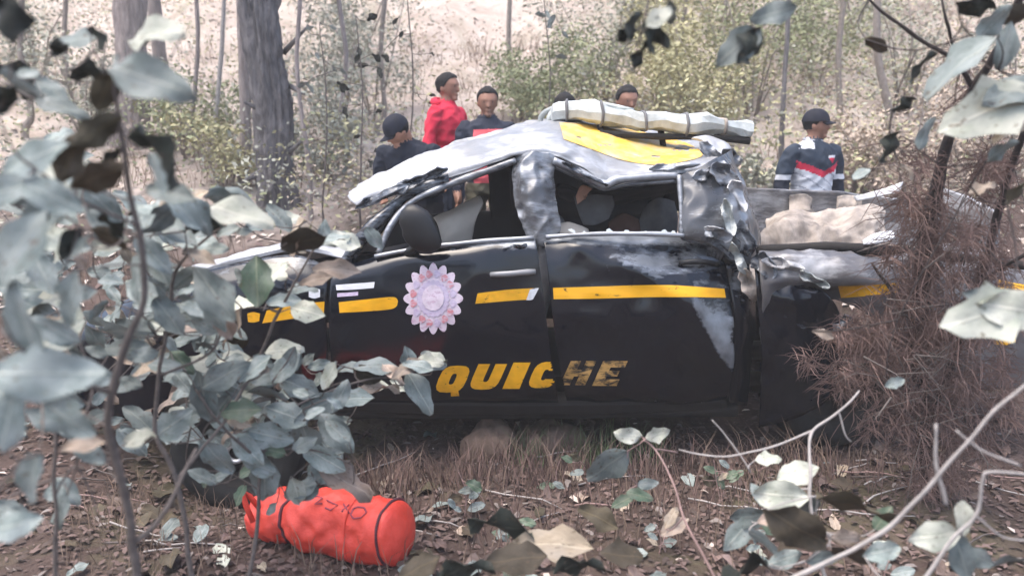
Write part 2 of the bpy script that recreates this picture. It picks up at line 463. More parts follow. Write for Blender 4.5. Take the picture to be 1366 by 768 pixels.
# ------------------------------------------------------------------ wrecked pickup
TO = Vector((.25, 4.85, ground_z(.25, 4.85)))
truck = thing('pickup_truck', 'wrecked black police pickup with crushed roof and yellow side stripe on the slope', 'truck', TO)
TP = lambda mb, name, m, parent=truck, smooth=True: mb.build(name, MAT[m], parent, TO, smooth)
def bvh_of(mb): return BVHTree.FromPolygons([tuple(p) for p in mb.v], mb.f)
def proj(bvhs, px, py, off=.004):
    d = ray(px, py); best = None
    for b in bvhs:
        h = b.ray_cast(CAM, d)
        if h[0] is not None and (best is None or h[3] < best[3]): best = h
    if best is None: return None
    n = best[1]
    if n.dot(d) > 0: n = -n
    return best[0] + n * off * .6 - d * off * .5
def proj_patch(bvhs, rows, ku, kv, off=.004):
    R1 = [spline([p + (0,) for p in r], ku) for r in rows]
    cols = [spline([r[i] for r in R1], kv) for i in range(len(R1[0]))]
    nu, nv = len(cols), len(cols[0]); mb = MB(); vid = {}; last = None
    for i in range(nu):
        for j in range(nv):
            p = proj(bvhs, cols[i][j][0], cols[i][j][1], off)
            if p is not None: vid[i, j] = len(mb.v); mb.v.append(p); mb.wear.append(0.0)
    for i in range(nu - 1):
        for j in range(nv - 1):
            q = [(i, j), (i + 1, j), (i + 1, j + 1), (i, j + 1)]
            if all(k in vid for k in q):
                pts = [mb.v[vid[k]] for k in q]
                if max((pts[0] - p).length for p in pts) < .16: mb.f.append(tuple(vid[k] for k in q))
    return mb

def blob(px, py, cx, cy, rx, ry): return math.exp(-((px - cx) / rx) ** 2 - ((py - cy) / ry) ** 2)
def seg_d(px, py, x0, y0, x1, y1):
    dx, dy = x1 - x0, y1 - y0; t = max(0, min(1, ((px - x0) * dx + (py - y0) * dy) / (dx * dx + dy * dy)))
    return math.hypot(px - x0 - dx * t, py - y0 - dy * t)

# front door
fd = panel([[(446, 358, 4.08), (520, 338, 4.06), (600, 327, 4.05), (660, 321, 4.05), (713, 319, 4.05)],
            [(440, 376, 4.02), (520, 356, 4.0), (600, 346, 3.99), (660, 340, 3.985), (717, 337, 3.985)],
            [(438, 415, 3.99), (520, 408, 3.975), (600, 402, 3.965), (660, 398, 3.96), (725, 395, 3.96)],
            [(441, 470, 3.995), (520, 468, 3.98), (600, 465, 3.975), (660, 462, 3.97), (733, 458, 3.965)],
            [(446, 520, 4.05), (520, 522, 4.04), (600, 522, 4.03), (660, 521, 4.03), (742, 518, 4.02)],
            [(450, 536, 4.12), (520, 538, 4.11), (600, 538, 4.1), (660, 537, 4.1), (745, 535, 4.1)]], 14, 12, .011, 2.6, 1.3, ridged=.008,
           wear=lambda x, y: .45 * sstep(345, 322, y) + .1 * blob(x, y, 690, 330, 30, 14))  # belt's sky reflection painted as a pale band, plus a scuff
o_fd = TP(fd, 'front_door', 'paint')
# rear door, pushed in along a diagonal crease
def rdent(x, y):
    # panel folded along a diagonal: the part above and right of the fold leans back
    pts = ((770, 326), (850, 358), (925, 402), (972, 478), (980, 540)); best = 1e9; sg = 1
    for (xa, ya), (xb, yb) in zip(pts, pts[1:]):
        d = seg_d(x, y, xa, ya, xb, yb)
        if d < best: best = d; sg = (x - xa) * (yb - ya) - (y - ya) * (xb - xa)
    k = .0017 * best * (1 if sg > 0 else 0) - .022 * math.exp(-(best / 16) ** 2)
    k += .05 * blob(x, y, 935, 342, 45, 12) + .02 * blob(x, y, 840, 335, 50, 10)
    k += .02 * blob(x, y, 830, 470, 60, 30)
    return k
def rwear_sheen(x, y):  # scuffs and scratches, with belt and fold reflections painted in
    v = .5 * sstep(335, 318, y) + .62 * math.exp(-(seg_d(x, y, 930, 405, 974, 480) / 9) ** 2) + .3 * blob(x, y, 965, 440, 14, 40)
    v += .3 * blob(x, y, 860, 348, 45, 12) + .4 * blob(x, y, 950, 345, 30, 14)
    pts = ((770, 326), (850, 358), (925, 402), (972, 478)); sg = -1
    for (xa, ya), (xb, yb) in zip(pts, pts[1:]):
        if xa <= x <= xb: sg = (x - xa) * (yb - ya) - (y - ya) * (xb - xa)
    if sg > 0 or x > 972: v += .2  # greyed above the fold to stand in for reflected sky
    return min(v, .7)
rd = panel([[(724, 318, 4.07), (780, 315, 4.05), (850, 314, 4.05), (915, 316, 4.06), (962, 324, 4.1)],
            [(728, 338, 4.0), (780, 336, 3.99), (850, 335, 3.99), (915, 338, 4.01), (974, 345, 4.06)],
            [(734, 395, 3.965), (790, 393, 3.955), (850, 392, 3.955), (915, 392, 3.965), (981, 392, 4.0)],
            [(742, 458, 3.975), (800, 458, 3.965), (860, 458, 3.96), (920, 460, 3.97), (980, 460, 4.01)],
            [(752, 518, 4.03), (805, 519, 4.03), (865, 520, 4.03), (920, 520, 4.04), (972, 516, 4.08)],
            [(756, 535, 4.1), (810, 536, 4.1), (865, 537, 4.1), (920, 537, 4.11), (966, 532, 4.14)]], 16, 12, .010, 3.6, 4.7, wear=rwear_sheen, dent=rdent, ridged=.012)
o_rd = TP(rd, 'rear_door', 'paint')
# front fender with wheel arch
ff = panel([[(112, 425, 4.2), (180, 392, 4.16), (255, 366, 4.12), (330, 349, 4.1), (395, 340, 4.1), (443, 358, 4.1)],
            [(106, 445, 4.08), (180, 412, 4.03), (255, 390, 4.02), (330, 375, 4.01), (395, 370, 4.01), (437, 378, 4.02)],
            [(102, 470, 4.06), (180, 446, 4.0), (255, 428, 3.99), (330, 415, 3.98), (395, 412, 3.98), (435, 416, 3.99)],
            [(100, 500, 4.08), (190, 500, 4.0), (245, 472, 3.99), (322, 462, 3.98), (392, 472, 3.98), (437, 470, 3.995)],
            [(104, 545, 4.12), (205, 560, 4.03), (240, 500, 4.01), (322, 478, 4.0), (400, 500, 4.0), (440, 536, 4.06)]], 7, 5, .008, 3.5, 8.1,
           wear=lambda x, y: .35 * sstep(385, 350, y))
o_ff = TP(ff, 'front_fender', 'paint')
hd = panel([[(250, 370, 4.14), (330, 347, 4.12), (400, 334, 4.12), (462, 346, 4.14)],
            [(252, 358, 4.22), (332, 336, 4.2), (402, 324, 4.2), (470, 330, 4.25)],
            [(300, 350, 4.85), (362, 334, 4.85), (425, 318, 4.85), (488, 318, 4.85)],
            [(345, 345, 5.5), (392, 332, 5.5), (445, 318, 5.5), (505, 312, 5.5)],
            [(350, 365, 5.62), (395, 352, 5.62), (448, 340, 5.62), (506, 335, 5.62)]], 8, 6, .02, 3.0, 2.2, wear=lambda x, y: .5, ridged=.02)
TP(hd, 'hood', 'roofpaint')
ffar = panel([[(350, 360, 5.66), (448, 335, 5.66), (512, 330, 5.66)], [(345, 400, 5.7), (448, 385, 5.7), (512, 380, 5.7)], [(345, 440, 5.68), (448, 430, 5.68), (512, 440, 5.68)]], 5, 4, .008)
TP(ffar, 'far_fender', 'paint')
# front bumper and grille panel across the nose
gr = MB()
gr.tube([at(100, 530, 4.1), at(70, 525, 4.5), at(120, 505, 5.2), at(215, 490, 5.65)], [.11, .13, .13, .1], 8, flat=.8, jit=.1)
TP(gr, 'front_bumper', 'plastic')
gp = MB(); p1, p2, p3, p4 = at(112, 430, 4.2), at(285, 395, 5.55), at(255, 500, 5.55), at(104, 530, 4.2)
for i in range(7):
    t = i / 6; gp.tube([p1.lerp(p4, t), p2.lerp(p3, t)], .022, 6, flat=.6)
TP(gp, 'grille', 'plastic')

# roof: crumpled sheet between the two rails
def roofwear_glare(x, y): return .25 + .5 * sstep(640, 520, x) + .25 * N((x / 60, y / 25, 0), 1.0)  # scuffs all over, plus the glare of the front end put into the mask
rf = panel([[(478, 276, 4.22), (520, 262, 4.2), (580, 243, 4.2), (640, 224, 4.2), (692, 207, 4.2), (738, 206, 4.2), (775, 222, 4.2), (807, 241, 4.18), (850, 236, 4.2), (905, 231, 4.22), (955, 230, 4.25)],
            [(466, 266, 4.28), (512, 246, 4.26), (575, 228, 4.26), (640, 211, 4.25), (692, 197, 4.25), (742, 194, 4.25), (778, 206, 4.26), (812, 226, 4.24), (855, 226, 4.26), (908, 219, 4.28), (960, 214, 4.3)],
            [(466, 259, 4.6), (508, 238, 4.6), (560, 215, 4.6), (625, 197, 4.6), (692, 181, 4.6), (745, 174, 4.6), (785, 186, 4.6), (822, 204, 4.58), (862, 208, 4.6), (910, 208, 4.62), (962, 206, 4.6)],
            [(478, 250, 5.0), (516, 231, 5.0), (566, 208, 5.0), (628, 188, 5.0), (696, 170, 5.0), (747, 162, 5.0), (790, 168, 5.0), (830, 178, 4.98), (868, 188, 5.0), (910, 195, 5.0), (955, 196, 5.0)],
            [(508, 240, 5.45), (545, 222, 5.45), (590, 204, 5.45), (640, 186, 5.45), (700, 169, 5.45), (747, 159, 5.45), (790, 160, 5.45), (830, 166, 5.45), (860, 174, 5.45), (895, 182, 5.45), (925, 186, 5.45)],
            [(516, 252, 5.58), (552, 236, 5.58), (596, 220, 5.58), (644, 204, 5.58), (700, 188, 5.58), (747, 178, 5.58), (790, 178, 5.58), (830, 184, 5.58), (860, 190, 5.58), (895, 196, 5.58), (925, 200, 5.58)]],
           13, 12, .010, 4.0, 3.3, wear=roofwear_glare, ridged=.026)
o_rf = TP(rf, 'roof', 'roofpaint')
b_rf = bvh_of(rf)
ry = proj_patch([b_rf], [[(746, 164), (800, 167), (850, 175), (890, 184), (918, 192), (938, 204)],
                         [(749, 174), (795, 184), (840, 198), (875, 206), (905, 207), (936, 209)],
                         [(752, 186), (790, 200), (830, 214), (868, 220), (895, 219), (926, 213)]], 8, 8, .005)
ry.build('yellow_panel', MAT['roof_yellow'], o_rf, TO)

# pillars and window frames
TP(panel([[(684, 207, 4.22), (705, 202, 4.18), (725, 202, 4.18), (740, 207, 4.22)], [(681, 235, 4.18), (702, 228, 4.12), (724, 230, 4.12), (741, 236, 4.17)],
          [(683, 270, 4.14), (705, 265, 4.07), (726, 268, 4.07), (745, 272, 4.12)], [(694, 300, 4.1), (710, 300, 4.05), (728, 300, 4.05), (746, 302, 4.09)],
          [(706, 326, 4.1), (716, 328, 4.06), (730, 328, 4.06), (742, 326, 4.1)]], 14, 14, .012, 5, 6.6, .03, wear=lambda x, y: .25, ridged=.03), 'middle_pillar', 'steel')
TP(panel([[(903, 234, 4.2), (925, 226, 4.17), (945, 216, 4.2), (962, 208, 4.3), (976, 200, 4.45)], [(905, 258, 4.16), (930, 252, 4.11), (955, 246, 4.12), (978, 238, 4.2), (990, 232, 4.4)],
          [(907, 288, 4.1), (935, 286, 4.05), (962, 284, 4.06), (990, 278, 4.14), (1002, 272, 4.35)], [(909, 316, 4.08), (940, 318, 4.03), (968, 320, 4.06), (996, 315, 4.14), (1012, 308, 4.35)],
          [(958, 336, 4.1), (972, 344, 4.06), (984, 350, 4.08), (1000, 352, 4.16), (1012, 350, 4.35)]], 14, 14, .012, 3.4, 9.1, .03,
         wear=lambda x, y: .12 + .4 * blob(x, y, 980, 285, 14, 40), ridged=.03), 'rear_pillar', 'steel')
TP(panel([[(968, 352, 4.1), (984, 352, 4.09), (1000, 350, 4.14)], [(978, 410, 4.06), (994, 408, 4.1), (1008, 405, 4.2)], [(980, 470, 4.07), (992, 470, 4.1), (1004, 470, 4.2)], [(972, 535, 4.12), (984, 540, 4.16), (995, 540, 4.25)]], 5, 6, .015, 6, 3,
         wear=lambda x, y: .55 * blob(x, y, 990, 375, 16, 30)), 'rear_cab_corner', 'paint')
t = MB(); t.tube(pxspline([(462, 352, 4.1), (478, 325, 4.1), (500, 298, 4.13), (530, 270, 4.18), (560, 252, 4.2), (600, 240, 4.2)], 4), [.034] * 30, 8, jit=.4, wear=.3)
TP(t, 'front_pillar', 'paint')
t = MB(); t.tube(pxspline([(500, 315, 5.6), (530, 270, 5.6), (560, 236, 5.56)], 4), [.03] * 20, 8, jit=.2)
TP(t, 'far_front_pillar', 'paint')
t = MB(); t.tube(pxspline([(505, 338, 4.05), (522, 300, 4.1), (548, 270, 4.15), (600, 246, 4.18), (650, 228, 4.19), (688, 214, 4.2)], 5), [.018] * 40, 8, jit=.4, wear=.3)
TP(t, 'window_frame', 'steel')
t = MB(); t.tube(pxspline([(738, 214, 4.19), (770, 228, 4.19), (805, 246, 4.16), (822, 240, 4.17), (860, 236, 4.18), (904, 234, 4.19)], 5), [.02] * 40, 8, jit=.5, wear=.6)
t.tube(pxspline([(740, 222, 4.22), (775, 238, 4.22), (806, 252, 4.2), (840, 246, 4.2), (904, 241, 4.2)], 5), [.013] * 40, 6, jit=.5, wear=.2)
t.tube(pxspline([(906, 234, 4.18), (908, 270, 4.12), (909, 312, 4.06)], 5), [.016] * 20, 6, jit=.4, wear=.3)
TP(t, 'window_frame', 'steel')
for pts in ([(500, 342, 4.04), (560, 331, 4.03), (640, 322, 4.03), (712, 317, 4.03)], [(728, 316, 4.03), (800, 312, 4.02), (870, 312, 4.02), (912, 314, 4.04)]):
    t = MB(); t.tube(pxspline(pts, 6), [.013] * 40, 6, jit=.4, wear=.45); TP(t, 'window_sill', 'steel')
# door handles
for bv, own, (x0, y0, x1, y1) in ((fd, o_fd, (654, 366, 714, 362)), (rd, o_rd, (905, 352, 958, 354))):
    b = bvh_of(bv); t = MB()
    pts = [proj([b], lerp(x0, x1, k / 6), lerp(y0, y1, k / 6), .012 + .03 * math.sin(math.pi * k / 6)) for k in range(7)]
    t.tube(pts, [.012, .014, .015, .015, .015, .016, .013], 8, flat=.7); t.build('handle', MAT['plastic'] if bv is rd else MAT['roofpaint'], own, TO)

# stripe, lettering and badge lie on the panels
b_fd, b_rd, b_ff = bvh_of(fd), bvh_of(rd), bvh_of(ff)
def stripe(b, rows, own, m='yellow', k=10, off=.004): proj_patch([b], rows, k, 3, off).build('stripe', MAT[m], own, TO)
stripe(b_fd, [[(637, 391), (680, 386), (719, 384)], [(634, 405), (680, 401), (710, 399)]], o_fd)
stripe(b_rd, [[(728, 384), (800, 382), (880, 380), (966, 385)], [(729, 399), (800, 398), (880, 396), (968, 397)]], o_rd)
stripe(b_fd, [[(452, 403), (490, 399), (524, 396), (531, 401)], [(453, 417), (490, 415), (522, 412), (530, 407)]], o_fd)
stripe(b_ff, [[(356, 414), (395, 406), (433, 402)], [(350, 431), (395, 424), (432, 418)]], o_ff)
stripe(b_ff, [[(330, 418), (338, 416), (347, 418)], [(331, 429), (338, 430), (346, 428)]], o_ff, k=4)
stripe(b_fd, [[(448, 380), (474, 378), (500, 376)], [(449, 387), (474, 386), (499, 384)]], o_fd, 'white_decal')
stripe(b_fd, [[(450, 391), (465, 390), (478, 389)], [(450, 396), (465, 395), (478, 394)]], o_fd, 'badge_mid')
stripe(b_ff, [[(412, 386), (419, 384), (427, 386)], [(412, 396), (419, 398), (427, 396)]], o_ff, 'white_decal', 4)
stripe(b_fd, [[(707, 386), (714, 384), (719, 384)], [(702, 400), (707, 400), (711, 399)]], o_fd, 'white_decal', 4, .0065)
# badge: scalloped oval rosette
def rosette(cx, cy, rx, ry_, lobes, depth, b, off, rings=5, inner=0.0):
    mb = MB(); n = lobes * 6; rows = []
    for r in range(rings + 1):
        t = inner + (1 - inner) * r / rings
        row = []
        for k in range(n):
            a_ = 2 * math.pi * k / n + .2
            s_ = t * (1 + depth * (abs(math.cos(a_ * lobes / 2)) - .5) * t)
            row.append(proj([b], cx + math.cos(a_) * rx * s_, cy - math.sin(a_) * ry_ * s_ , off))
        rows.append(row)
    mb.add([p for row in rows for p in row], [(r * n + k, r * n + (k + 1) % n, (r + 1) * n + (k + 1) % n, (r + 1) * n + k) for r in range(rings) for k in range(n)])
    return mb
bd = rosette(578, 398, 36, 43, 16, .22, b_fd, .004).build('badge', MAT['badge_light'], o_fd, TO)
for i in range(16):
    a_ = 2 * math.pi * i / 16 + .2
    rosette(578 + 27 * math.cos(a_), 398 - 33 * math.sin(a_), 4.2, 5, 3, .3, b_fd, .0065, 2).build('badge_petal', MAT['badge_red'] if i % 3 else MAT['badge_mid'], o_fd, TO)
rosette(578, 398, 21, 24, 20, .08, b_fd, .007, 3).build('badge_ring', MAT['badge_mid'], o_fd, TO)
rosette(578, 397, 14.5, 17, 14, .05, b_fd, .0095, 3).build('badge_centre', MAT['badge_light'], o_fd, TO)
# QUICHE: bold slanted capitals drawn in a unit square
def glyph(polys, x0, y0, x1, y1, b, own, m):
    mb = MB()
    for quad in polys:
        nn = 12 if len(polys) < 7 else 4; ids = {}
        for j in range(nn + 1):
            for i in range(nn + 1):
                u = i / nn; v = j / nn
                p = [lerp(lerp(quad[0][k], quad[1][k], u), lerp(quad[3][k], quad[2][k], u), v) for k in (0, 1)]
                q = proj(b, lerp(x0, x1, p[0]) + (p[1] - .5) * 15, lerp(y1, y0, p[1]), .0045)
                if q is not None: ids[i, j] = len(mb.v); mb.v.append(q); mb.wear.append(0.0)
        for j in range(nn):
            for i in range(nn):
                k4 = [(i, j), (i + 1, j), (i + 1, j + 1), (i, j + 1)]
                if all(k in ids for k in k4):
                    pp = [mb.v[ids[k]] for k in k4]
                    if max((pp[0] - q).length for q in pp) < .055: mb.f.append(tuple(ids[k] for k in k4))
    return mb.build('letter', MAT[m], own, TO)
bar = lambda xa, ya, xb, yb: [(xa, ya), (xb, ya), (xb, yb), (xa, yb)]
def ring(a0, a1, n=12, ro=.53, rx=.10, ry=.2):
    out = []
    def pt(a, x, y):
        c_, s_ = math.cos(a), math.sin(a); return (.5 + math.copysign(abs(c_) ** .62, c_) * x, .5 + math.copysign(abs(s_) ** .62, s_) * y)
    for i in range(n):
        a, b_ = R(lerp(a0, a1, i / n)), R(lerp(a0, a1, (i + 1) / n)); out.append([pt(a, rx, ry), pt(a, ro, .5), pt(b_, ro, .5), pt(b_, rx, ry)])
    return out
GL = {'Q': ring(0, 360, 16) + [[(.5, .28), (.75, .3), (1.0, -.12), (.7, -.14)]], 'U': [bar(-.03, .42, .40, 1), bar(.60, .42, 1.03, 1)] + ring(180, 360, 10), 'C': ring(38, 322, 14) + [bar(.62, .66, .98, .80), bar(.62, .20, .98, .34)], '_': [bar(.0, .12, .34, .9), bar(.66, .12, 1, .9), bar(.1, .78, .9, 1), bar(.1, 0, .9, .2), [(.5, .28), (.75, .3), (1.0, -.12), (.7, -.14)]],
      'I': [bar(.12, 0, .88, 1)],
      'H': [bar(0, 0, .4, 1), bar(.6, 0, 1, 1), bar(.4, .36, .6, .64)],
      'E': [bar(0, 0, .42, 1), bar(.42, .74, 1, 1), bar(.42, 0, 1, .26), bar(.42, .38, .85, .62)]}
for ch, x0, x1, y0, y1, b, own, m in (('Q', 586, 622, 487, 523, b_fd, o_fd, 'yellow'), ('U', 632, 668, 485, 519, b_fd, o_fd, 'yellow'), ('I', 674, 704, 483, 518, b_fd, o_fd, 'yellow'),
                                 ('C', 710, 744, 482, 517, b_fd, o_fd, 'yellow'), ('H', 754, 788, 481, 513, b_rd, o_rd, 'yellow_faded'), ('E', 797, 830, 481, 514, b_rd, o_rd, 'yellow_faded')):
    glyph(GL[ch], x0, y0, x1, y1, [b], own, m)
    if ch == 'C': glyph(GL[ch], x0, y0, x1, y1, [b_rd], o_rd, m)        # the far edge of the C runs onto the rear door

# side mirror, hanging by the front corner of the door
t = MB(); c = at(560, 306, 3.92)
for i in range(9):
    a_ = i / 8; zz = lerp(-.125, .125, a_); s_ = (1 - abs(2 * a_ - 1) ** 2.6) ** .45 if 0 < i < 8 else .25
    ring = []
    for k in range(14):
        an = 2 * math.pi * k / 14
        ring.append(c + Vector((math.cos(an) * (.088 + .02 * (1 - a_)) * s_ + .07 * (.5 - a_) + .012 * N((math.cos(an), a_ * 3, 0), 2, 1), math.sin(an) * .045 * s_, zz * 1.0)))
    o_ = t.add(ring, [])
    if i: t.f += [(o_ - 14 + k, o_ - 14 + (k + 1) % 14, o_ + (k + 1) % 14, o_ + k) for k in range(14)]
t.f += [tuple(range(14))[::-1], tuple(8 * 14 + k for k in range(14))]
mir = TP(t, 'side_mirror', 'plastic')
t = MB(); t.tube([at(560, 325, 3.96), at(548, 335, 4.02), at(540, 340, 4.07)], [.02, .025, .03], 8); t.build('bracket', MAT['plastic'], mir, TO)

# cab back wall, far doors and pillars, floor
def quad(name, m, rows, **kw): return TP(panel(rows, 5, 5, **kw), name, m)
quad('cab_back_wall', 'interior', [[(1000, 320, 4.2), (960, 300, 4.9), (925, 285, 5.6)], [(996, 400, 4.2), (960, 365, 4.9), (925, 345, 5.6)], [(985, 530, 4.25), (950, 480, 4.9), (920, 440, 5.6)]], crumple=.01)
quad('far_door', 'interior', [[(512, 292, 5.62), (600, 284, 5.62), (706, 280, 5.62)], [(512, 350, 5.68), (600, 345, 5.68), (708, 340, 5.68)], [(514, 425, 5.64), (600, 425, 5.64), (710, 425, 5.64)]], crumple=.008)
quad('far_door', 'interior', [[(712, 280, 5.62), (800, 278, 5.62), (900, 274, 5.62)], [(712, 340, 5.68), (800, 340, 5.68), (902, 338, 5.68)], [(714, 425, 5.64), (800, 425, 5.64), (900, 425, 5.64)]], crumple=.008)
t = MB(); t.tube([at(692, 282, 5.6), at(690, 230, 5.55), at(690, 195, 5.48)], [.06, .055, .05], 8, flat=.5); TP(t, 'far_pillar', 'interior')
t = MB(); t.tube([at(905, 278, 5.6), at(915, 235, 5.5), at(918, 192, 5.42)], [.12, .1, .08], 8, flat=.4); TP(t, 'far_pillar', 'interior')
quad('cab_floor', 'under', [[(440, 545, 4.14), (700, 545, 4.14), (985, 542, 4.14)], [(470, 480, 4.9), (700, 478, 4.9), (945, 476, 4.9)], [(500, 436, 5.6), (700, 436, 5.6), (912, 436, 5.6)]], thick=.06)
quad('sill', 'under', [[(446, 536, 4.1), (600, 540, 4.09), (760, 540, 4.09), (970, 536, 4.12)], [(450, 548, 4.12), (600, 552, 4.12), (760, 552, 4.12), (970, 548, 4.15)]], thick=.1)
quad('crushed_far_frame', 'interior', [[(648, 206, 5.5), (700, 192, 5.5), (800, 180, 5.5), (918, 192, 5.46)], [(652, 245, 5.56), (700, 240, 5.54), (800, 232, 5.54), (914, 236, 5.52)], [(655, 290, 5.6), (700, 290, 5.6), (800, 288, 5.6), (904, 284, 5.6)]], crumple=.03, ridged=.02)
TP(panel([[(742, 250, 4.5), (800, 258, 4.5), (850, 250, 4.5), (902, 246, 4.5)], [(745, 262, 4.75), (800, 272, 4.75), (850, 262, 4.75), (900, 256, 4.75)], [(750, 262, 5.1), (800, 268, 5.1), (850, 262, 5.1), (895, 258, 5.1)]], 6, 6, .02, 6, 2.5, .02, ridged=.02), 'hanging_headliner', 'interior')
# frame rails and axle
t = MB(); t.tube([at(140, 548, 4.45), at(640, 518, 4.45), at(1010, 508, 4.45), at(1330, 500, 4.45)], .07, 6); t.tube([at(260, 508, 5.3), at(660, 478, 5.3), at(930, 468, 5.3), at(1180, 462, 5.3)], .07, 6); TP(t, 'chassis_rail', 'under')
# seats
def seat(cx, cy, zf, w_, name):
    mb = MB()
    mb.box((cx, cy, zf + .14), (.5, w_, .18)); bk = Matrix.Rotation(R(14), 3, 'Y')
    mb.box((cx + .30, cy, zf + .46), (.14, w_, .56), bk, .86)
    mb2 = MB(); mb2.box((cx + .40, cy, zf + .83), (.09, .26, .19), bk, .8)
    s_ = bev(TP(mb, name, 'seat', truck), .04); bev(mb2.build('headrest', MAT['seat'], s_, TO), .03); return s_
def bev(o, wd, seg=3):
    m = o.modifiers.new('bevel', 'BEVEL'); m.width = wd; m.segments = seg; m.limit_method = 'NONE'; return o
zf = at(700, 470, 4.9).z
seat(-.15, 4.5, zf, .48, 'seat'); seat(-.15, 5.2, zf, .48, 'seat'); seat(.75, 4.85, zf, 1.2, 'rear_seat')
t = MB(); t.box((-.78, 4.87, zf + .5), (.3, 1.35, .3), Matrix.Rotation(R(-12), 3, 'Y'), .8); bev(TP(t, 'dashboard', 'interior'), .05)
t = MB(); cc = Vector((-.55, 4.5, zf + .58)); rr = Matrix.Rotation(R(-62), 3, 'Y')
t.tube([cc + rr @ Vector((math.cos(q * .3142) * .18, math.sin(q * .3142) * .18, 0)) for q in range(21)], .014, 6, cap=False)
for q in (0, 2.1, 4.2): t.tube([cc, cc + rr @ Vector((math.cos(q) * .18, math.sin(q) * .18, 0))], .014, 6)
TP(t, 'steering_wheel', 'plastic')
# pale crumpled airbag / lining, torn loose inside
TP(panel([[(578, 290, 4.5), (610, 274, 4.5), (640, 260, 4.52)], [(584, 300, 4.42), (612, 288, 4.4), (644, 272, 4.44)], [(588, 318, 4.4), (612, 312, 4.38), (634, 296, 4.4)], [(592, 345, 4.42), (610, 345, 4.42), (628, 335, 4.45)]], 6, 6, .015, 7, 2.0, .02), 'airbag', 'headliner')
TP(panel([[(742, 300, 4.3), (760, 296, 4.3), (785, 305, 4.32)], [(742, 318, 4.25), (762, 318, 4.24), (790, 322, 4.26)]], 5, 4, .01, 8, 4, .015), 'torn_trim', 'headliner')
TP(panel([[(765, 262, 4.6), (790, 246, 4.6), (812, 250, 4.62)], [(772, 285, 4.55), (795, 278, 4.53), (820, 272, 4.56)], [(778, 300, 4.55), (795, 300, 4.53), (812, 292, 4.56)]], 6, 6, .015, 7, 3.0, .02), 'torn_lining', 'seat')
TP(panel([[(768, 262, 4.5), (776, 247, 4.5), (790, 252, 4.5)], [(770, 272, 4.48), (776, 268, 4.48), (780, 262, 4.48)]], 5, 5, .008, 9, 3, .01), 'torn_cloth', 'cloth_tan')
TP(panel([[(858, 278, 4.75), (878, 264, 4.72), (900, 268, 4.75)], [(852, 295, 4.7), (878, 288, 4.66), (904, 290, 4.7)], [(850, 318, 4.7), (878, 318, 4.68), (904, 318, 4.7)]], 6, 6, .012, 7, 5, .04), 'torn_seat_back', 'seat')
TP(panel([[(812, 296, 4.7), (832, 284, 4.68), (852, 292, 4.7)], [(808, 320, 4.66), (832, 318, 4.65), (856, 320, 4.66)]], 5, 5, .012, 9, 6, .03), 'torn_cushion', 'cloth_dark')
# glass crumbs on the rear window sill
for i in range(7):
    x = 760 + i * 24 + rnd.uniform(-8, 8); y = 311 + rnd.uniform(-2, 1)
    t = MB(); c = at(x, y, 4.03); t.box(c + Vector((0, 0, .006)), (rnd.uniform(.02, .06), .02, rnd.uniform(.012, .03)), Matrix.Rotation(rnd.uniform(-.5, .5), 3, 'Y'), .4); TP(t, 'glass_shard', 'glass', truck, False)

# light bar, bent, on the roof
t = MB()
pts = spline([(728, 166, 5.1), (740, 152, 5.05), (775, 147, 5.0), (830, 157, 4.95), (885, 163, 4.92), (940, 167, 4.9), (998, 172, 4.9)], 6)
ps = [at(*p) for p in pts]; n8 = 10; rings = []
for i, p in enumerate(ps):
    s_ = (.55 if i < 5 else 1.0) * (1 + .15 * N(p, 5, 2)); w0, h0 = .12 * s_, .058 * s_
    if i > len(ps) - 7: h0 *= .82
    ring = [p + Vector((0, math.copysign(abs(math.cos(q)) ** .5, math.cos(q)) * w0, math.copysign(abs(math.sin(q)) ** .5, math.sin(q)) * h0)) for q in [2 * math.pi * k / n8 for k in range(n8)]]
    ring = [q + Vector((N(q, 9, 1) * .014, N(q, 9, 2) * .014, N(q, 7, 3) * .034 - abs(N(q, 14, 5)) * .02)) for q in ring]
    o_ = t.add(ring, [], [.5] * n8)
    if i: t.f += [(o_ - n8 + k, o_ - n8 + (k + 1) % n8, o_ + (k + 1) % n8, o_ + k) for k in range(n8)]
t.f += [tuple(range(n8))[::-1], tuple(len(t.v) - n8 + k for k in range(n8))]
lb = TP(t, 'light_bar', 'barpaint', truck, False)
for ci in (9, 15, 21, 27, 32):
    t = MB(); rg = [t_ for t_ in lb.data.vertices[ci * n8:(ci + 1) * n8]]; cc_ = sum((v.co for v in rg), Vector()) / n8
    pts_ = [cc_ + (v.co - cc_) * 1.06 + TO for v in rg]; t.tube(pts_ + pts_[:1], .010, 5, cap=False); t.build('bar_clamp', MAT['seat' if ci % 2 else 'mud'], lb, TO)
t = MB(); t.tube(pxspline([(722, 172, 5.2), (722, 156, 5.2), (735, 146, 5.15), (760, 140, 5.12), (800, 139, 5.1), (845, 148, 5.05)], 5), .018, 7, jit=.2, wear=.3); t.build('bar_tube', MAT['barpaint'], lb, TO)
t = MB(); t.tube(pxspline([(800, 178, 4.86), (880, 182, 4.84), (950, 184, 4.82), (1000, 188, 4.82)], 5), .02, 7, jit=.3); t.build('bar_rail', MAT['under'], lb, TO)
for x in (800, 880, 955):
    t = MB(); t.tube([at(x, 166, 4.9), at(x + 4, 190, 4.9), at(x + 6, 205, 4.9)], .02, 6); t.build('bar_foot', MAT['under'], lb, TO)
TP(panel([[(925, 182, 4.7), (940, 190, 4.7), (950, 205, 4.65)], [(945, 180, 4.75), (962, 192, 4.72), (968, 210, 4.65)], [(960, 186, 4.8), (975, 200, 4.75), (985, 222, 4.7)]], 5, 5, .02, 7, 1, .02, wear=lambda x, y: .5), 'torn_panel', 'roofpaint')

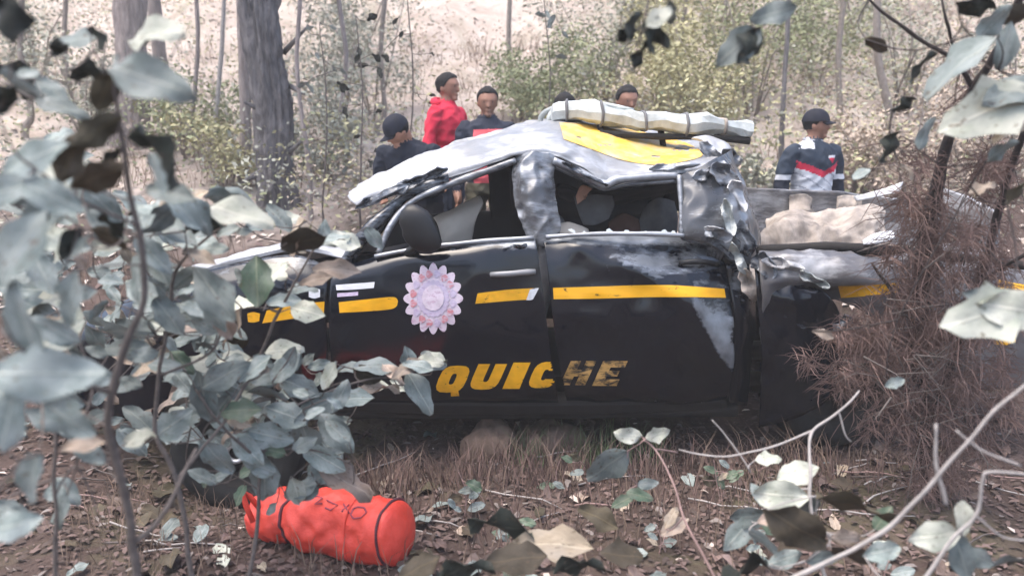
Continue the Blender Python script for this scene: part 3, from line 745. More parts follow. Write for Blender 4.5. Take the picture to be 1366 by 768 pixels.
# cargo bed
def bwear(x, y): return .25 + .35 * blob(x, y, 1130, 360, 70, 14) + .3 * sstep(1160, 1210, x)
bs = panel([[(1012, 336, 4.12), (1100, 333, 4.1), (1180, 336, 4.1), (1250, 344, 4.1), (1330, 354, 4.12), (1420, 368, 4.15)],
            [(1012, 346, 4.04), (1100, 342, 4.03), (1180, 344, 4.03), (1250, 352, 4.03), (1330, 362, 4.05), (1420, 376, 4.08)],
            [(1014, 372, 4.0), (1100, 370, 4.0), (1180, 378, 3.99), (1250, 384, 4.0), (1330, 385, 4.02), (1420, 392, 4.05)],
            [(1016, 400, 4.02), (1060, 392, 4.06), (1130, 384, 4.04), (1200, 402, 4.0), (1280, 430, 4.02), (1420, 440, 4.05)],
            [(1018, 460, 4.06), (1050, 408, 4.1), (1120, 400, 4.1), (1185, 440, 4.05), (1235, 510, 4.06), (1420, 520, 4.1)]], 14, 10, .016, 4, 7.7,
           wear=lambda x, y: .12 * sstep(395, 360, y) + .3 * blob(x, y, 1090, 360, 40, 20), ridged=.03)
o_bs = TP(bs, 'bed_side', 'bedpaint'); b_bs = bvh_of(bs)
TP(panel([[(1008, 352, 4.05), (1028, 360, 4.04), (1050, 372, 4.03), (1075, 385, 4.03)], [(1010, 400, 4.02), (1030, 400, 4.0), (1060, 396, 3.99), (1100, 390, 3.99)], [(1016, 470, 4.05), (1040, 452, 4.02), (1075, 430, 4.0), (1125, 425, 4.01)],
          [(1012, 570, 4.12), (1050, 562, 4.06), (1095, 540, 4.02), (1150, 500, 4.03)]], 10, 10, .02, 5, 2, .012, wear=lambda x, y: .1, ridged=.02), 'torn_wheel_arch', 'paint')
b_arch = BVHTree.FromPolygons([tuple(o.co + TO) for o in truck.children[-1].data.vertices], [tuple(p.vertices) for p in truck.children[-1].data.polygons])
arch = truck.children[-1]
stripe(b_bs, [[(1118, 381), (1160, 380), (1198, 377)], [(1122, 397), (1160, 394), (1199, 390)]], o_bs, off=.006)
stripe(b_arch, [[(1056, 393), (1070, 391), (1084, 390)], [(1057, 402), (1070, 403), (1082, 400)]], arch, off=.006)
stripe(b_arch, [[(1030, 392), (1042, 391), (1054, 392)], [(1032, 402), (1042, 403), (1052, 402)]], arch, 'white_decal', off=.006)
stripe(b_bs, [[(1330, 373), (1350, 377), (1380, 382)], [(1330, 384), (1350, 388), (1380, 393)]], o_bs, off=.006)
stripe(b_bs, [[(1325, 440), (1340, 436), (1356, 440)], [(1325, 458), (1340, 460), (1354, 456)]], o_bs, off=.006)
t = MB(); t.tube(pxspline([(1010, 334, 4.16), (1100, 330, 4.14), (1180, 333, 4.14), (1260, 341, 4.14), (1420, 362, 4.18)], 6), [.028] * 40, 8, jit=.3, wear=.3); TP(t, 'bed_rail', 'under')
quad('bed_inner_side', 'under', [[(1012, 336, 4.2), (1200, 336, 4.2), (1420, 362, 4.22)], [(1012, 400, 4.24), (1200, 400, 4.24), (1420, 410, 4.24)]], crumple=.01)
quad('bed_floor', 'mud', [[(1012, 395, 4.24), (1180, 395, 4.24), (1400, 400, 4.24)], [(985, 352, 4.9), (1130, 350, 4.9), (1310, 360, 4.9)], [(960, 322, 5.45), (1090, 322, 5.45), (1250, 330, 5.45)]], crumple=.01)
TP(panel([[(985, 250, 5.5), (1040, 253, 5.48), (1100, 256, 5.46), (1160, 262, 5.45), (1215, 270, 5.4), (1260, 290, 5.4)], [(988, 270, 5.5), (1040, 274, 5.5), (1100, 275, 5.5), (1160, 280, 5.48), (1215, 286, 5.44), (1260, 300, 5.42)],
          [(990, 300, 5.5), (1040, 300, 5.5), (1100, 300, 5.5), (1160, 302, 5.48), (1215, 308, 5.46), (1260, 312, 5.44)], [(990, 326, 5.48), (1040, 326, 5.48), (1100, 326, 5.48), (1160, 326, 5.46), (1215, 330, 5.46), (1260, 332, 5.44)]], 6, 6, .015, 5, 3.3, .015, ridged=.015, wear=lambda x, y: .3), 'bed_far_side', 'bedpaint')
TP(panel([[(1022, 292, 5.2), (1050, 282, 5.2), (1085, 284, 5.18), (1120, 278, 5.18), (1160, 272, 5.2), (1178, 285, 5.25)], [(1015, 308, 5.05), (1050, 296, 5.0), (1085, 300, 5.0), (1120, 296, 5.0), (1160, 290, 5.02), (1180, 300, 5.1)],
          [(1012, 330, 4.95), (1050, 328, 4.9), (1085, 328, 4.9), (1120, 328, 4.9), (1160, 326, 4.92), (1185, 326, 5.0)]], 12, 14, .02, 6, 5.5, .02, ridged=.045), 'wheel_housing', 'mud')
for x, y in ((1062, 268), (1125, 270)):
    TP(panel([[(x - 8, y - 8, 5.44), (x + 12, y - 10, 5.42), (x + 22, y - 4, 5.44)], [(x - 10, y + 18, 5.42), (x + 14, y + 16, 5.38), (x + 26, y + 20, 5.42)]], 8, 8, .02, 8, x, .03, ridged=.03), 'caked_mud', 'mud')
TP(panel([[(1138, 262, 5.35), (1170, 254, 5.3), (1205, 242, 5.25)], [(1142, 268, 5.33), (1172, 263, 5.28), (1200, 256, 5.23)]], 5, 4, .006, 9, 1, .008, wear=lambda x, y: .6), 'bent_rail_shard', 'roofpaint')
TP(panel([[(1150, 320, 4.14), (1170, 310, 4.13), (1192, 308, 4.14)], [(1152, 324, 4.1), (1172, 325, 4.1), (1194, 318, 4.1)]], 5, 4, .004, 9, 2, .01), 'loose_plate', 'white_decal')
TP(panel([[(1255, 250, 5.3), (1290, 264, 5.0), (1330, 286, 4.7)], [(1252, 262, 5.3), (1288, 278, 5.0), (1328, 300, 4.7)], [(1250, 300, 5.25), (1285, 322, 4.95), (1322, 350, 4.65)]], 6, 6, .012, 6, 2, .03, wear=lambda x, y: .5 * sstep(300, 265, y)), 'tailgate', 'bedpaint')
TP(panel([[(1200, 338, 4.3), (1260, 322, 4.5), (1310, 330, 4.55)], [(1215, 344, 4.22), (1262, 346, 4.3), (1320, 352, 4.35)]], 6, 5, .02, 7, 6, .02, wear=lambda x, y: .3), 'bent_liner', 'bedpaint')
def shard(cx, cy, Y, w_, h_, ang, m, seed):
    r_ = random.Random(seed); rows = []
    for j in range(3):
        row = []
        for i in range(4):
            u = (i / 3 - .5) * w_ * (1 - .35 * abs(j - 1)); v = (j / 2 - .5) * h_ + r_.uniform(-.12, .12) * h_
            row.append((cx + u * math.cos(ang) - v * math.sin(ang), cy + u * math.sin(ang) + v * math.cos(ang), Y + r_.uniform(-.05, .05)))
        rows.append(row)
    TP(panel(rows, 5, 6, .008, 9, seed, .006, wear=lambda x, y: .35, ridged=.012), 'torn_metal', m, truck, False)
for k, (cx, cy, Y, w_, h_, ang, m) in enumerate(((965, 232, 4.12, 40, 22, .9, 'steel'), (985, 262, 4.1, 46, 16, 1.2, 'roofpaint'), (940, 232, 4.14, 34, 14, -.4, 'steel'), (972, 290, 4.04, 50, 14, 1.3, 'barpaint'), (993, 318, 4.06, 50, 20, 1.25, 'paint'), (955, 312, 4.02, 40, 12, .25, 'steel'),
        (985, 345, 4.03, 46, 12, 1.1, 'barpaint'), (1000, 380, 4.05, 46, 18, 1.1, 'mud'), (1020, 355, 4.02, 40, 26, .7, 'paint'), (950, 205, 4.5, 46, 14, .7, 'steel'), (975, 212, 4.5, 30, 22, 1.0, 'steel'), (900, 222, 4.2, 70, 8, -.1, 'steel'), (780, 232, 4.17, 70, 8, .5, 'paint'), (1045, 352, 3.99, 60, 14, .2, 'bedpaint'),
        (1085, 372, 3.97, 50, 10, .45, 'barpaint'), (1120, 440, 4.0, 50, 24, -.6, 'paint'), (1100, 446, 3.96, 26, 12, .4, 'mud'), (690, 330, 4.0, 36, 8, -.1, 'paint'), (510, 262, 4.15, 80, 12, -.4, 'paint'), (560, 238, 4.16, 80, 8, -.32, 'paint'))):
    shard(cx, cy, Y, w_, h_, ang, m, 40 + k)
# wheels
def wheel(c, tilt, ring=False):
    org = Vector(c); e = bpy.data.objects.new('wheel', None); C.objects.link(e); e.parent = truck; e.location = org - TO; e.rotation_euler = (tilt, 0, 0)
    prof = [(.20, -.09), (.235, -.115), (.30, -.125), (.345, -.115), (.37, -.08), (.372, 0), (.37, .08), (.345, .115), (.30, .125), (.235, .115), (.20, .09)]
    mb = MB(); n = 48
    for k in range(n):
        a_ = 2 * math.pi * k / n
        for r, y in prof:
            rr_ = r - (.012 if (r > .36 and k % 2) else 0); mb.v.append(Vector((math.cos(a_) * rr_, y, math.sin(a_) * rr_))); mb.wear.append(0)
    m = len(prof)
    mb.f = [(k * m + i, k * m + i + 1, ((k + 1) % n) * m + i + 1, ((k + 1) % n) * m + i) for k in range(n) for i in range(m - 1)]
    mb.build('tyre', MAT['rubber'], e)
    mb = MB(); prof2 = [(.205, -.10), (.19, -.085), (.17, -.04), (.10, -.05), (.065, -.075), (.05, -.09), (.035, -.09), (.03, -.06), (.0, -.06)]
    m = len(prof2)
    for k in range(n):
        a_ = 2 * math.pi * k / n
        for i, (r, y) in enumerate(prof2):
            yy = y + (.03 if (i == 3 and (k // 4) % 2) else 0); mb.v.append(Vector((math.cos(a_) * r, yy, math.sin(a_) * r))); mb.wear.append(0)
    mb.f = [(k * m + i, k * m + i + 1, ((k + 1) % n) * m + i + 1, ((k + 1) % n) * m + i) for k in range(n) for i in range(m - 1)]
    mb.build('rim', MAT['under'], e)
    if not ring: return
    hb = MB(); hb.tube([Vector((math.cos(q * .2618) * .048, -.098, math.sin(q * .2618) * .048)) for q in range(25)], .014, 6, cap=False); hb.build('hub_ring', MAT['rim'], e)
wheel(at(322, 594, 4.12), R(4), True); wheel(at(1100, 510, 4.36), R(-3))
wheel(at(415, 500, 5.5), R(2)); wheel(at(985, 452, 5.5), R(-2))

# ------------------------------------------------------------------ people
simple('skin', (.30, .155, .105), .55, .12, 20); simple('skin_light', (.40, .22, .16), .55, .12, 20)
simple('hair', (.006, .005, .006), .8, .4, 60, bump=.5); simple('eye', (.03, .02, .018), .3, .1)
simple('navy', (.006, .010, .022), .85, .25, 14, bump=.15); simple('red_cloth', (.60, .025, .06), .85, .2, 9, bump=.15)
simple('grey_navy', (.018, .023, .04), .85, .2, 12, bump=.15); simple('pink_cloth', (.62, .10, .12), .85, .2, 9)
simple('jersey_navy', (.022, .034, .055), .8, .2, 12, bump=.15); simple('jersey_white', (.62, .63, .66), .85, .12, 10)
simple('jersey_red', (.60, .03, .07), .85, .15, 10); simple('jersey_grey', (.33, .34, .38), .85, .15, 10)
simple('jeans', (.05, .065, .10), .9, .3, 12); simple('dark_trousers', (.02, .02, .026), .9, .3, 12); simple('olive', (.09, .085, .06), .9, .3, 12)
simple('boot', (.02, .016, .014), .6, .3, 12); simple('tan_shirt', (.42, .22, .15), .9, .2, 9); simple('dark_shirt', (.03, .03, .035), .9, .2, 9)
simple('cap_navy', (.006, .008, .018), .8, .3, 20)

def person(label, X, Y, ztop, yaw, shirt, trousers, head_yaw=0, bend=0, skin='skin', hat=None, lean_head=0, arms='down', pattern=None, extra=(), group='people standing behind the truck', hairlen=1.0, hunch=0.0, wide=1.0):
    gz = ground_z(X, Y)
    src = MB(); info = []     # per source vert: (label, restpos)
    def ell(c, r, lab, nu=14, nv=10, shape=None):
        vs_ = []; fs = []
        for j in range(nv + 1):
            ph = math.pi * j / nv
            for i in range(nu):
                th = 2 * math.pi * i / nu
                p = Vector((math.sin(ph) * math.cos(th), math.sin(ph) * math.sin(th), math.cos(ph)))
                if shape: p = shape(p)
                vs_.append(Vector(c) + Vector((p.x * r[0], p.y * r[1], p.z * r[2])))
        for j in range(nv):
            for i in range(nu): fs.append((j * nu + i, j * nu + (i + 1) % nu, (j + 1) * nu + (i + 1) % nu, (j + 1) * nu + i))
        src.add(vs_, [f[::-1] for f in fs]); info.extend([lab] * len(vs_))
    def limb(pts, rad, lab, n=12, k=5):
        P = spline([tuple(p) + (r,) for p, r in zip(pts, rad)], k)
        m0 = len(src.v); src.tube([p[:3] for p in P], [p[3] for p in P], n); info.extend([lab] * (len(src.v) - m0))
        ell(P[0][:3], (P[0][3],) * 3, lab, 10, 8); ell(P[-1][:3], (P[-1][3],) * 3, lab, 10, 8)
    # torso loft
    prof = [(.84, .13, .10, 0), (.90, .168, .125, 0), (.98, .172, .125, 0), (1.08, .158, .115, .0), (1.2, .172, .122, -.005), (1.32, .195, .125, -.005), (1.40, .195, .112, .0), (1.45, .15, .095, .005), (1.49, .085, .075, .01), (1.51, .062, .064, .01)]
    PP = spline(prof, 4); nseg = 40; m0 = len(src.v); vs_ = []; fs = []
    for j, (z, rx, ry, cy) in enumerate(PP):
        for i in range(nseg):
            th = 2 * math.pi * i / nseg; c_, s_ = math.cos(th), math.sin(th)
            f_ = 1 + .05 * N((c_ * 2, s_ * 2, z * 5), 1.3, X)
            vs_.append((math.copysign(abs(c_) ** .85, c_) * rx * f_, cy + math.copysign(abs(s_) ** .85, s_) * ry * f_, z))
        if j: fs += [((j - 1) * nseg + i, (j - 1) * nseg + (i + 1) % nseg, j * nseg + (i + 1) % nseg, j * nseg + i) for i in range(nseg)]
    fs += [tuple(range(nseg))[::-1], tuple((len(PP) - 1) * nseg + i for i in range(nseg))]
    src.add(vs_, fs); info.extend(['torso' if p[2] > .95 else 'legs' for p in vs_])
    ell((0, .012, 1.50), (.078, .075, .035), 'torso')
    limb([(0, .012, 1.46), (0, .0, 1.57)], [.056, .054], 'skin')
    # head: skull, jaw, nose, ears
    hm = len(src.v)
    def hs(p):
        q = Vector(p)
        if q.z > 0: w_ = 1 + .13 * math.sin(math.pi * min(1, q.z)); q.x *= w_; q.y *= w_
        if q.z < 0: k = 1 - .30 * (-q.z) ** 1.4; q.x *= k; q.y = q.y * (1 - .18 * -q.z) - .10 * -q.z
        if q.y < 0 and q.z > .25: q.y *= .93
        return q
    ell((0, -.005, 1.635), (.081, .100, .116), 'skin', 22, 18, hs)
    ell((0, -.103, 1.615), (.016, .018, .026), 'skin'); ell((0, -.112, 1.603), (.019, .014, .012), 'skin')
    ell((0, -.094, 1.66), (.05, .014, .010), 'skin'); ell((0, -.096, 1.568), (.026, .012, .008), 'lip'); ell((0, -.082, 1.535), (.028, .02, .018), 'skin')
    for s_ in (-1, 1): ell((s_ * .078, .008, 1.62), (.012, .022, .032), 'skin')
    he = len(src.v)
    # limbs
    for s_ in (-1, 1):
        limb([(s_ * .095, 0, .90), (s_ * .105, -.01, .70), (s_ * .105, -.02, .50), (s_ * .11, .01, .30), (s_ * .11, .02, .10)], [.095, .088, .066, .064, .05], 'legs')
        limb([(s_ * .11, .04, .06), (s_ * .115, -.06, .055), (s_ * .12, -.16, .04)], [.05, .05, .036], 'boot')
        if arms == 'down' or (arms == 'right_up' and s_ < 0): pts = [(s_ * .185, 0, 1.40), (s_ * .235, .015, 1.27), (s_ * .265, .02, 1.12), (s_ * .272, -.03, 1.0), (s_ * .265, -.085, .88)]
        elif arms == 'forward': pts = [(s_ * .185, 0, 1.40), (s_ * .225, -.05, 1.27), (s_ * .225, -.11, 1.13), (s_ * .18, -.24, 1.10), (s_ * .12, -.34, 1.10)]
        else: pts = [(s_ * .185, 0, 1.40), (s_ * .27, -.03, 1.30), (s_ * .32, -.10, 1.18), (s_ * .24, -.22, 1.2), (s_ * .15, -.30, 1.27)]
        limb(pts, [.072, .064, .055, .047, .038], 'sleeve')
        wv = Vector(pts[-1]); dr = (wv - Vector(pts[-2])).normalized(); sd_ = Vector((0, -1, 0)) if abs(dr.z) > .6 else Vector((s_, 0, 0)).cross(dr)
        if sd_.length < .1: sd_ = Vector((0, 0, 1))
        sd_.normalize(); nn_ = dr.cross(sd_).normalized() * s_
        palm = wv + dr * .06
        limb([tuple(wv), tuple(wv + dr * .04 + sd_ * .012), tuple(wv + dr * .085)], [.030, .036, .034], 'skin', 10, 3)
        limb([tuple(palm + sd_ * .02 - dr * .02), tuple(palm + sd_ * .026 + dr * .025)], [.02, .02], 'skin', 8, 2); limb([tuple(palm - sd_ * .02), tuple(palm - sd_ * .024 + dr * .022)], [.019, .018], 'skin', 8, 2)
        for fi, (o_, ln) in enumerate(((.030, .07), (.010, .08), (-.011, .074), (-.031, .058))):
            b0 = palm + sd_ * o_ + dr * .022; limb([tuple(b0), tuple(b0 + dr * ln * .55 - nn_ * .008), tuple(b0 + dr * ln * .9 - nn_ * .03)], [.0105, .010, .0085], 'skin', 8, 2)
        b0 = palm + sd_ * .034 - dr * .025; limb([tuple(b0), tuple(b0 + sd_ * .028 + dr * .03), tuple(b0 + sd_ * .03 + dr * .062 - nn_ * .01)], [.013, .012, .0095], 'skin', 8, 2)
    rest = [Vector(p) for p in src.v]
    kx = Vector((0, .01, 1.52))
    def deform(p, head):
        p = Vector(p)
        if head:
            p = kx + Matrix.Rotation(R(head_yaw), 3, 'Z') @ Matrix.Rotation(R(lean_head), 3, 'X') @ (p - kx)
        if hunch and p.z > 1.2: p.y -= hunch * (p.z - 1.2) ** 1.3
        if bend:
            k = sstep(.85, 1.2, p.z) if p.z < 1.2 else 1
            pv = Vector((0, 0, .95)); p = pv + Matrix.Rotation(R(bend) * k, 3, 'X') @ (p - pv)
        return p
    src.v = [deform(p, hm <= i < he) for i, p in enumerate(rest)]
    top = max(p.z for p in src.v) + (.03 if hat else .02)
    sc = max(.82, min(1.12, (ztop - gz) / top)) if ztop else 1.0
    base_z = (ztop - top * sc) if ztop else gz
    base_z = max(min(base_z, gz + .01), gz - .25)
    root_loc = Vector((X, Y, base_z))
    rot = Matrix.Rotation(R(yaw), 3, 'Z')
    def xf(p):
        p = Vector(p)
        if wide != 1: p.x *= lerp(1, wide, 1 - sstep(1.44, 1.5, p.z))
        return (rot @ p) * sc
    me = bpy.data.meshes.new('tmp'); me.from_pydata([xf(p) for p in src.v], [], src.f)
    tmp = bpy.data.objects.new('tmp', me); C.objects.link(tmp)
    rm = tmp.modifiers.new('r', 'REMESH'); rm.mode = 'VOXEL'; rm.voxel_size = .0095; rm.use_smooth_shade = True
    sm = tmp.modifiers.new('s', 'SMOOTH'); sm.factor = .5; sm.iterations = 2
    dg = bpy.context.evaluated_depsgraph_get(); ev = tmp.evaluated_get(dg)
    body = bpy.data.meshes.new_from_object(ev); bpy.data.objects.remove(tmp)
    kd = KDTree(len(src.v))
    for i, p in enumerate(src.v): kd.insert(xf(p), i)
    kd.balance()
    names = []; 
    def mi(nm):
        if nm not in names: names.append(nm); body.materials.append(MAT[nm])
        return names.index(nm)
    body.materials.clear()
    idx = []
    for f in body.polygons:
        co, i, d = kd.find(f.center); lab = info[i]; r_ = rest[i] + (rot.inverted() @ (Vector(f.center) - co)) / sc * (1 if not bend else 0)
        nm = {'skin': skin, 'lip': skin, 'legs': trousers, 'boot': 'boot', 'torso': shirt, 'sleeve': shirt}[lab]
        if pattern and lab in ('torso', 'sleeve'): nm = pattern(r_, lab) or nm
        idx.append(mi(nm))
    body.polygons.foreach_set('material_index', idx)
    cl = {}
    for f in body.polygons:
        if names[f.material_index] not in (skin, 'boot'):
            for vi in f.vertices: cl[vi] = 1
    nrm_ = [v.normal.copy() for v in body.vertices]; cos_ = [v.co.copy() for v in body.vertices]
    for i_ in cl:                       # cloth folds
            q = cos_[i_]; cos_[i_] = q + nrm_[i_] * (.022 * (.3 - abs(N((q.x * 1.0, q.y, q.z * 1.6), 8, X))) + .012 * (.3 - abs(N(q, 17, X + 3))))
    body.vertices.foreach_set('co', [c_ for q in cos_ for c_ in q]); body.shade_smooth(); body.name = 'person'
    o = link('person', body, None, root_loc)
    o['label'] = label; o['category'] = 'person'; o['group'] = group
    def child(mb, name, m, head=True):
        mb.v = [xf(deform(p, head)) for p in mb.v]; return mb.build(name, MAT[m], o)
    # hair
    mb = MB(); nv, nu = 12, 26; vs_ = []; fs = []
    for j in range(nv + 1):
        for i in range(nu):
            th = 2 * math.pi * i / nu; back = (math.sin(th) + 1) / 2
            ph = lerp(0, lerp(.92, 1.95 * hairlen, sstep(.12, .7, back)) + .12 * noise.noise(Vector((math.cos(th) * 4, math.sin(th) * 4, X))), j / nv)
            p = hs(Vector((math.sin(ph) * math.cos(th), math.sin(ph) * math.sin(th), math.cos(ph))))
            k = 1.085 + .05 * N(p, 4, X) + .03 * N(p, 11, X + 2) - (.05 if j == nv else 0)
            vs_.append((p.x * .081 * k, -.005 + p.y * .100 * k, 1.635 + p.z * .116 * (k + .03)))
    for j in range(nv): fs += [(j * nu + i, j * nu + (i + 1) % nu, (j + 1) * nu + (i + 1) % nu, (j + 1) * nu + i)[::-1] for i in range(nu)]
    mb.add(vs_, fs); child(mb, 'hair', 'hair')
    for s_ in (-1, 1):
        mb = MB(); m_ = []
        for j in range(6):
            for i in range(8):
                ph = math.pi * j / 5; th = 2 * math.pi * i / 8; m_.append((s_ * .033 + .010 * math.sin(ph) * math.cos(th), -.0925 + .006 * math.sin(ph) * math.sin(th), 1.638 + .0045 * math.cos(ph)))
        mb.add(m_, [(j * 8 + i, j * 8 + (i + 1) % 8, (j + 1) * 8 + (i + 1) % 8, (j + 1) * 8 + i) for j in range(5) for i in range(8)]); child(mb, 'eye', 'eye')
    if hat:
        mb = MB(); vs_ = []; fs = []; nv, nu = 9, 28
        for j in range(nv + 1):
            for i in range(nu):
                th = 2 * math.pi * i / nu; ph = 1.48 * j / nv
                p = Vector((math.sin(ph) ** .8 * math.cos(th), math.sin(ph) ** .8 * math.sin(th), math.cos(ph))) if j else Vector((0, 0, 1))
                vs_.append((p.x * .097, -.003 + p.y * .116, 1.648 + p.z * .122))
        for j in range(nv): fs += [(j * nu + i, (j + 1) * nu + i, (j + 1) * nu + (i + 1) % nu, j * nu + (i + 1) % nu) for i in range(nu)]
        mb.add(vs_, fs); cp_ = child(mb, 'cap', hat)
        mb = MB(); vs_ = []
        fwd = -1 if bend or lean_head > -5 else 1
        for lay in (0, .006):
            for j in range(5):
                for i in range(9):
                    u = (i / 8 - .5) * 2; v = j / 4
                    vs_.append((u * .076 * (1 - .25 * v * v), -(.085 + (.082 * (1 - .55 * u * u)) * v) + .03 * u * u, 1.672 - .022 * v - .018 * u * u - lay))
        fs = [(j * 9 + i, j * 9 + i + 1, (j + 1) * 9 + i + 1, (j + 1) * 9 + i) for j in range(4) for i in range(8)]
        fs += [tuple(45 + k for k in f)[::-1] for f in fs]
        rim_ = [j * 9 for j in range(5)] + [36 + i for i in range(1, 9)] + [j * 9 + 8 for j in range(3, -1, -1)]
        fs += [(rim_[k], rim_[k] + 45, rim_[k + 1] + 45, rim_[k + 1]) for k in range(len(rim_) - 1)]
        mb.add(vs_, fs); child(mb, 'cap_bill', hat)
    for fn in extra: fn(child)
    return o

def hood(child):
    mb = MB(); pts = []
    for k in range(13):
        a_ = R(-20 + 220 * k / 12); pts.append((math.cos(a_) * .10, .03 + math.sin(a_) * .085, 1.49 + .03 * math.sin(a_)))
    mb.tube(pts, [.022] + [.036] * 11 + [.022], 8); child(mb, 'hood', 'red_cloth', False)
def collar(m):
    def f(child):
        mb = MB(); pts = []
        for k in range(17):
            a_ = R(-75 + 330 * k / 16); pts.append((math.cos(a_) * .074, .012 + math.sin(a_) * .072, 1.505 + .012 * math.sin(a_)))
        mb.tube(pts, .013, 6); child(mb, 'collar', m, False)
    return f
def jersey(r_, lab):
    x, y, z = r_
    if lab == 'sleeve':
        if z < 1.17: return 'navy'
        if z < 1.21: return 'jersey_white'
        return 'jersey_navy'
    if y > .03 and abs(x) < .15 and z < 1.16: return 'jersey_white'
    v = 1.215 + abs(x) * .45
    if z < v - .03: return 'jersey_grey' if (math.sin((z * 1.0 + x * .7) * 70) > .86) else 'jersey_white'
    if z < v + .025: return 'jersey_red'
    if y < 0 and .05 < x < .12 and 1.31 < z < 1.37: return 'jersey_white' if z > 1.35 else ('jersey_red' if abs(x - .085) < .03 * (z - 1.29) / .06 else None)
    if x < -.06 and z > 1.43: return 'jersey_white'
    return None
def chest_pink(r_, lab):
    if lab == 'torso' and r_[1] < .02 and abs(r_[0]) < .13 and r_[2] < 1.40: return 'pink_cloth'
    return None
def patch_white(r_, lab):
    if lab == 'sleeve' and r_[0] > .2 and 1.26 < r_[2] < 1.36 : return 'jersey_white'
    return None
def ppos(px, py, Y): p = at(px, py, Y); return p.x, p.y, p.z
x, y, z = ppos(545, 152, 6.05)
person('person in navy jacket and cap bending forward, head lowered', x + .07, y, z, -22, 'navy', 'dark_trousers', head_yaw=-38, wide=1.22, bend=22, hat='cap_navy', lean_head=24, arms='forward', pattern=patch_white, skin='skin')
x, y, z = ppos(596, 95, 6.6)
person('person in bright red hooded jacket looking to one side', x, y, z, 55, 'red_cloth', 'jeans', wide=.86, head_yaw=12, extra=(hood,))
x, y, z = ppos(650, 114, 6.3)
person('person in dark shirt with red chest facing the wreck', x, y, z, 6, 'grey_navy', 'olive', pattern=chest_pink, extra=(collar('grey_navy'),), lean_head=8)
x, y, z = ppos(752, 121, 6.1)
person('dark-haired person ducking so only hair shows above the roof bar', x, y, z, 160, 'dark_shirt', 'jeans', head_yaw=0, lean_head=14)
x, y, z = ppos(835, 112, 6.3)
person('person whose hair and forehead show above the roof light bar', x, y, z, 18, 'tan_shirt', 'jeans', lean_head=10, head_yaw=0)
x, y, z = ppos(1094, 143, 5.95)
person('person in navy cap and navy, red and white jersey beside the truck bed', x - .03, y, z, 24, 'jersey_navy', 'jeans', wide=1.2, head_yaw=46, hat='cap_navy', pattern=jersey, extra=(collar('jersey_grey'),), arms='down')

# ------------------------------------------------------------------ orange duffel bag
a = M_('bag'); f = a.noise(7, 5, .6, a.coord(), .4)
a.set(col=a.ramp(f, [(.3, (.66, .045, .022)), (.55, (.80, .075, .05)), (.75, (.84, .11, .085))]), rough=.5); a.bump(a.noise(16, 5, .6, a.coord()), .5, .02); MAT['bag'] = a.m
simple('strap', (.10, .03, .04), .8, .3, 20); simple('ink', (.30, .06, .09), .7, .4, 30)
A_, B_ = at(352, 705, 3.36), at(530, 722, 3.07)
gA = min(ground_z(A_.x, A_.y), ground_z(B_.x, B_.y))
BO = Vector(((A_.x + B_.x) / 2, (A_.y + B_.y) / 2, gA))
bag = thing('duffel_bag', 'bright orange-red duffel bag lying on the leaf litter', 'bag', BO)
def bag_ring(t, n=40, grow=0.0):
    c = A_.lerp(B_, t); ax = (B_ - A_).normalized(); sdv = Vector((0, 0, 1)) - ax * ax.z; sdv.normalize(); s2 = ax.cross(sdv)
    gz = max(ground_z(c.x, c.y), ground_z(c.x, c.y - .1)) - .005
    r = .135 * (1 if t > .25 else lerp(.80, 1, t / .25)); c = Vector((c.x, c.y, gz + r * .92))
    out = []
    for k in range(n):
        a_ = 2 * math.pi * k / n; p = c + (sdv * math.sin(a_) + s2 * math.cos(a_)) * (r + grow)
        p += (p - c) * ((.16 * N(p, 6, 3) + .16 * (.3 - abs(N(p, 10, 4))) + .08 * N(p, 22, 5)) * (1 if t < .9 else .5) - .22 * math.exp(-((t - .27) / .06) ** 2))
        if p.z < gz: p.z = gz + (p.z - gz) * .15
        out.append(p)
    return out, c
mb = MB(); n = 64
ts = [i / 60 for i in range(61)]
for i, t_ in enumerate(ts):
    ring, c = bag_ring(t_, n); o_ = mb.add(ring, [])
    if i: mb.f += [(o_ - n + k, o_ - n + (k + 1) % n, o_ + (k + 1) % n, o_ + k) for k in range(n)]
ax = (B_ - A_).normalized()
for t_, sgn in ((1.0, 1), (0.0, -1)):
    ring, c = bag_ring(t_, n); prev = (len(ts) - 1) * n if sgn > 0 else 0
    for s_ in (.97, .8, .5, .12):
        o_ = mb.add([c + (p - c) * s_ + ax * sgn * (.035 * (1 - s_ * s_) + .008) for p in ring], [])
        mb.f += [((prev + k, prev + (k + 1) % n, o_ + (k + 1) % n, o_ + k) if sgn > 0 else (o_ + k, o_ + (k + 1) % n, prev + (k + 1) % n, prev + k)) for k in range(n)]
        prev = o_
    mb.f.append(tuple(prev + k for k in range(n)))
bb = bvh_of(mb); bo = mb.build('bag_body', MAT['bag'], bag, BO)
for t_, nm, w_ in ((.985, 'piping', .006), (.27, 'strap', .008), (.75, 'seam', .003)):
    ring, c = bag_ring(t_, n, .004); t = MB(); t.tube(ring + ring[:1], w_, 6, cap=False); t.build(nm, MAT['strap'] if nm != 'seam' else MAT['bag'], bag, BO)
t = MB(); ring, c = bag_ring(.1, n); p = ring[8]
t.tube([p + Vector((0, 0, -.02)), p + Vector((-.04, -.02, .06)), p + Vector((-.07, -.03, .10)), p + Vector((-.05, -.04, .02)), p + Vector((-.02, -.05, -.05))], .014, 6, flat=.4); t.build('carry_handle', MAT['bag'], bag, BO)
def stroke(pts):
    t = MB(); P_ = [proj([bb], x, y, .003) for x, y in pts]; P_ = [p for p in P_ if p is not None]
    if len(P_) > 1: t.tube(P_, .0042, 5, flat=.4); t.build('lettering', MAT['ink'], bag, BO)
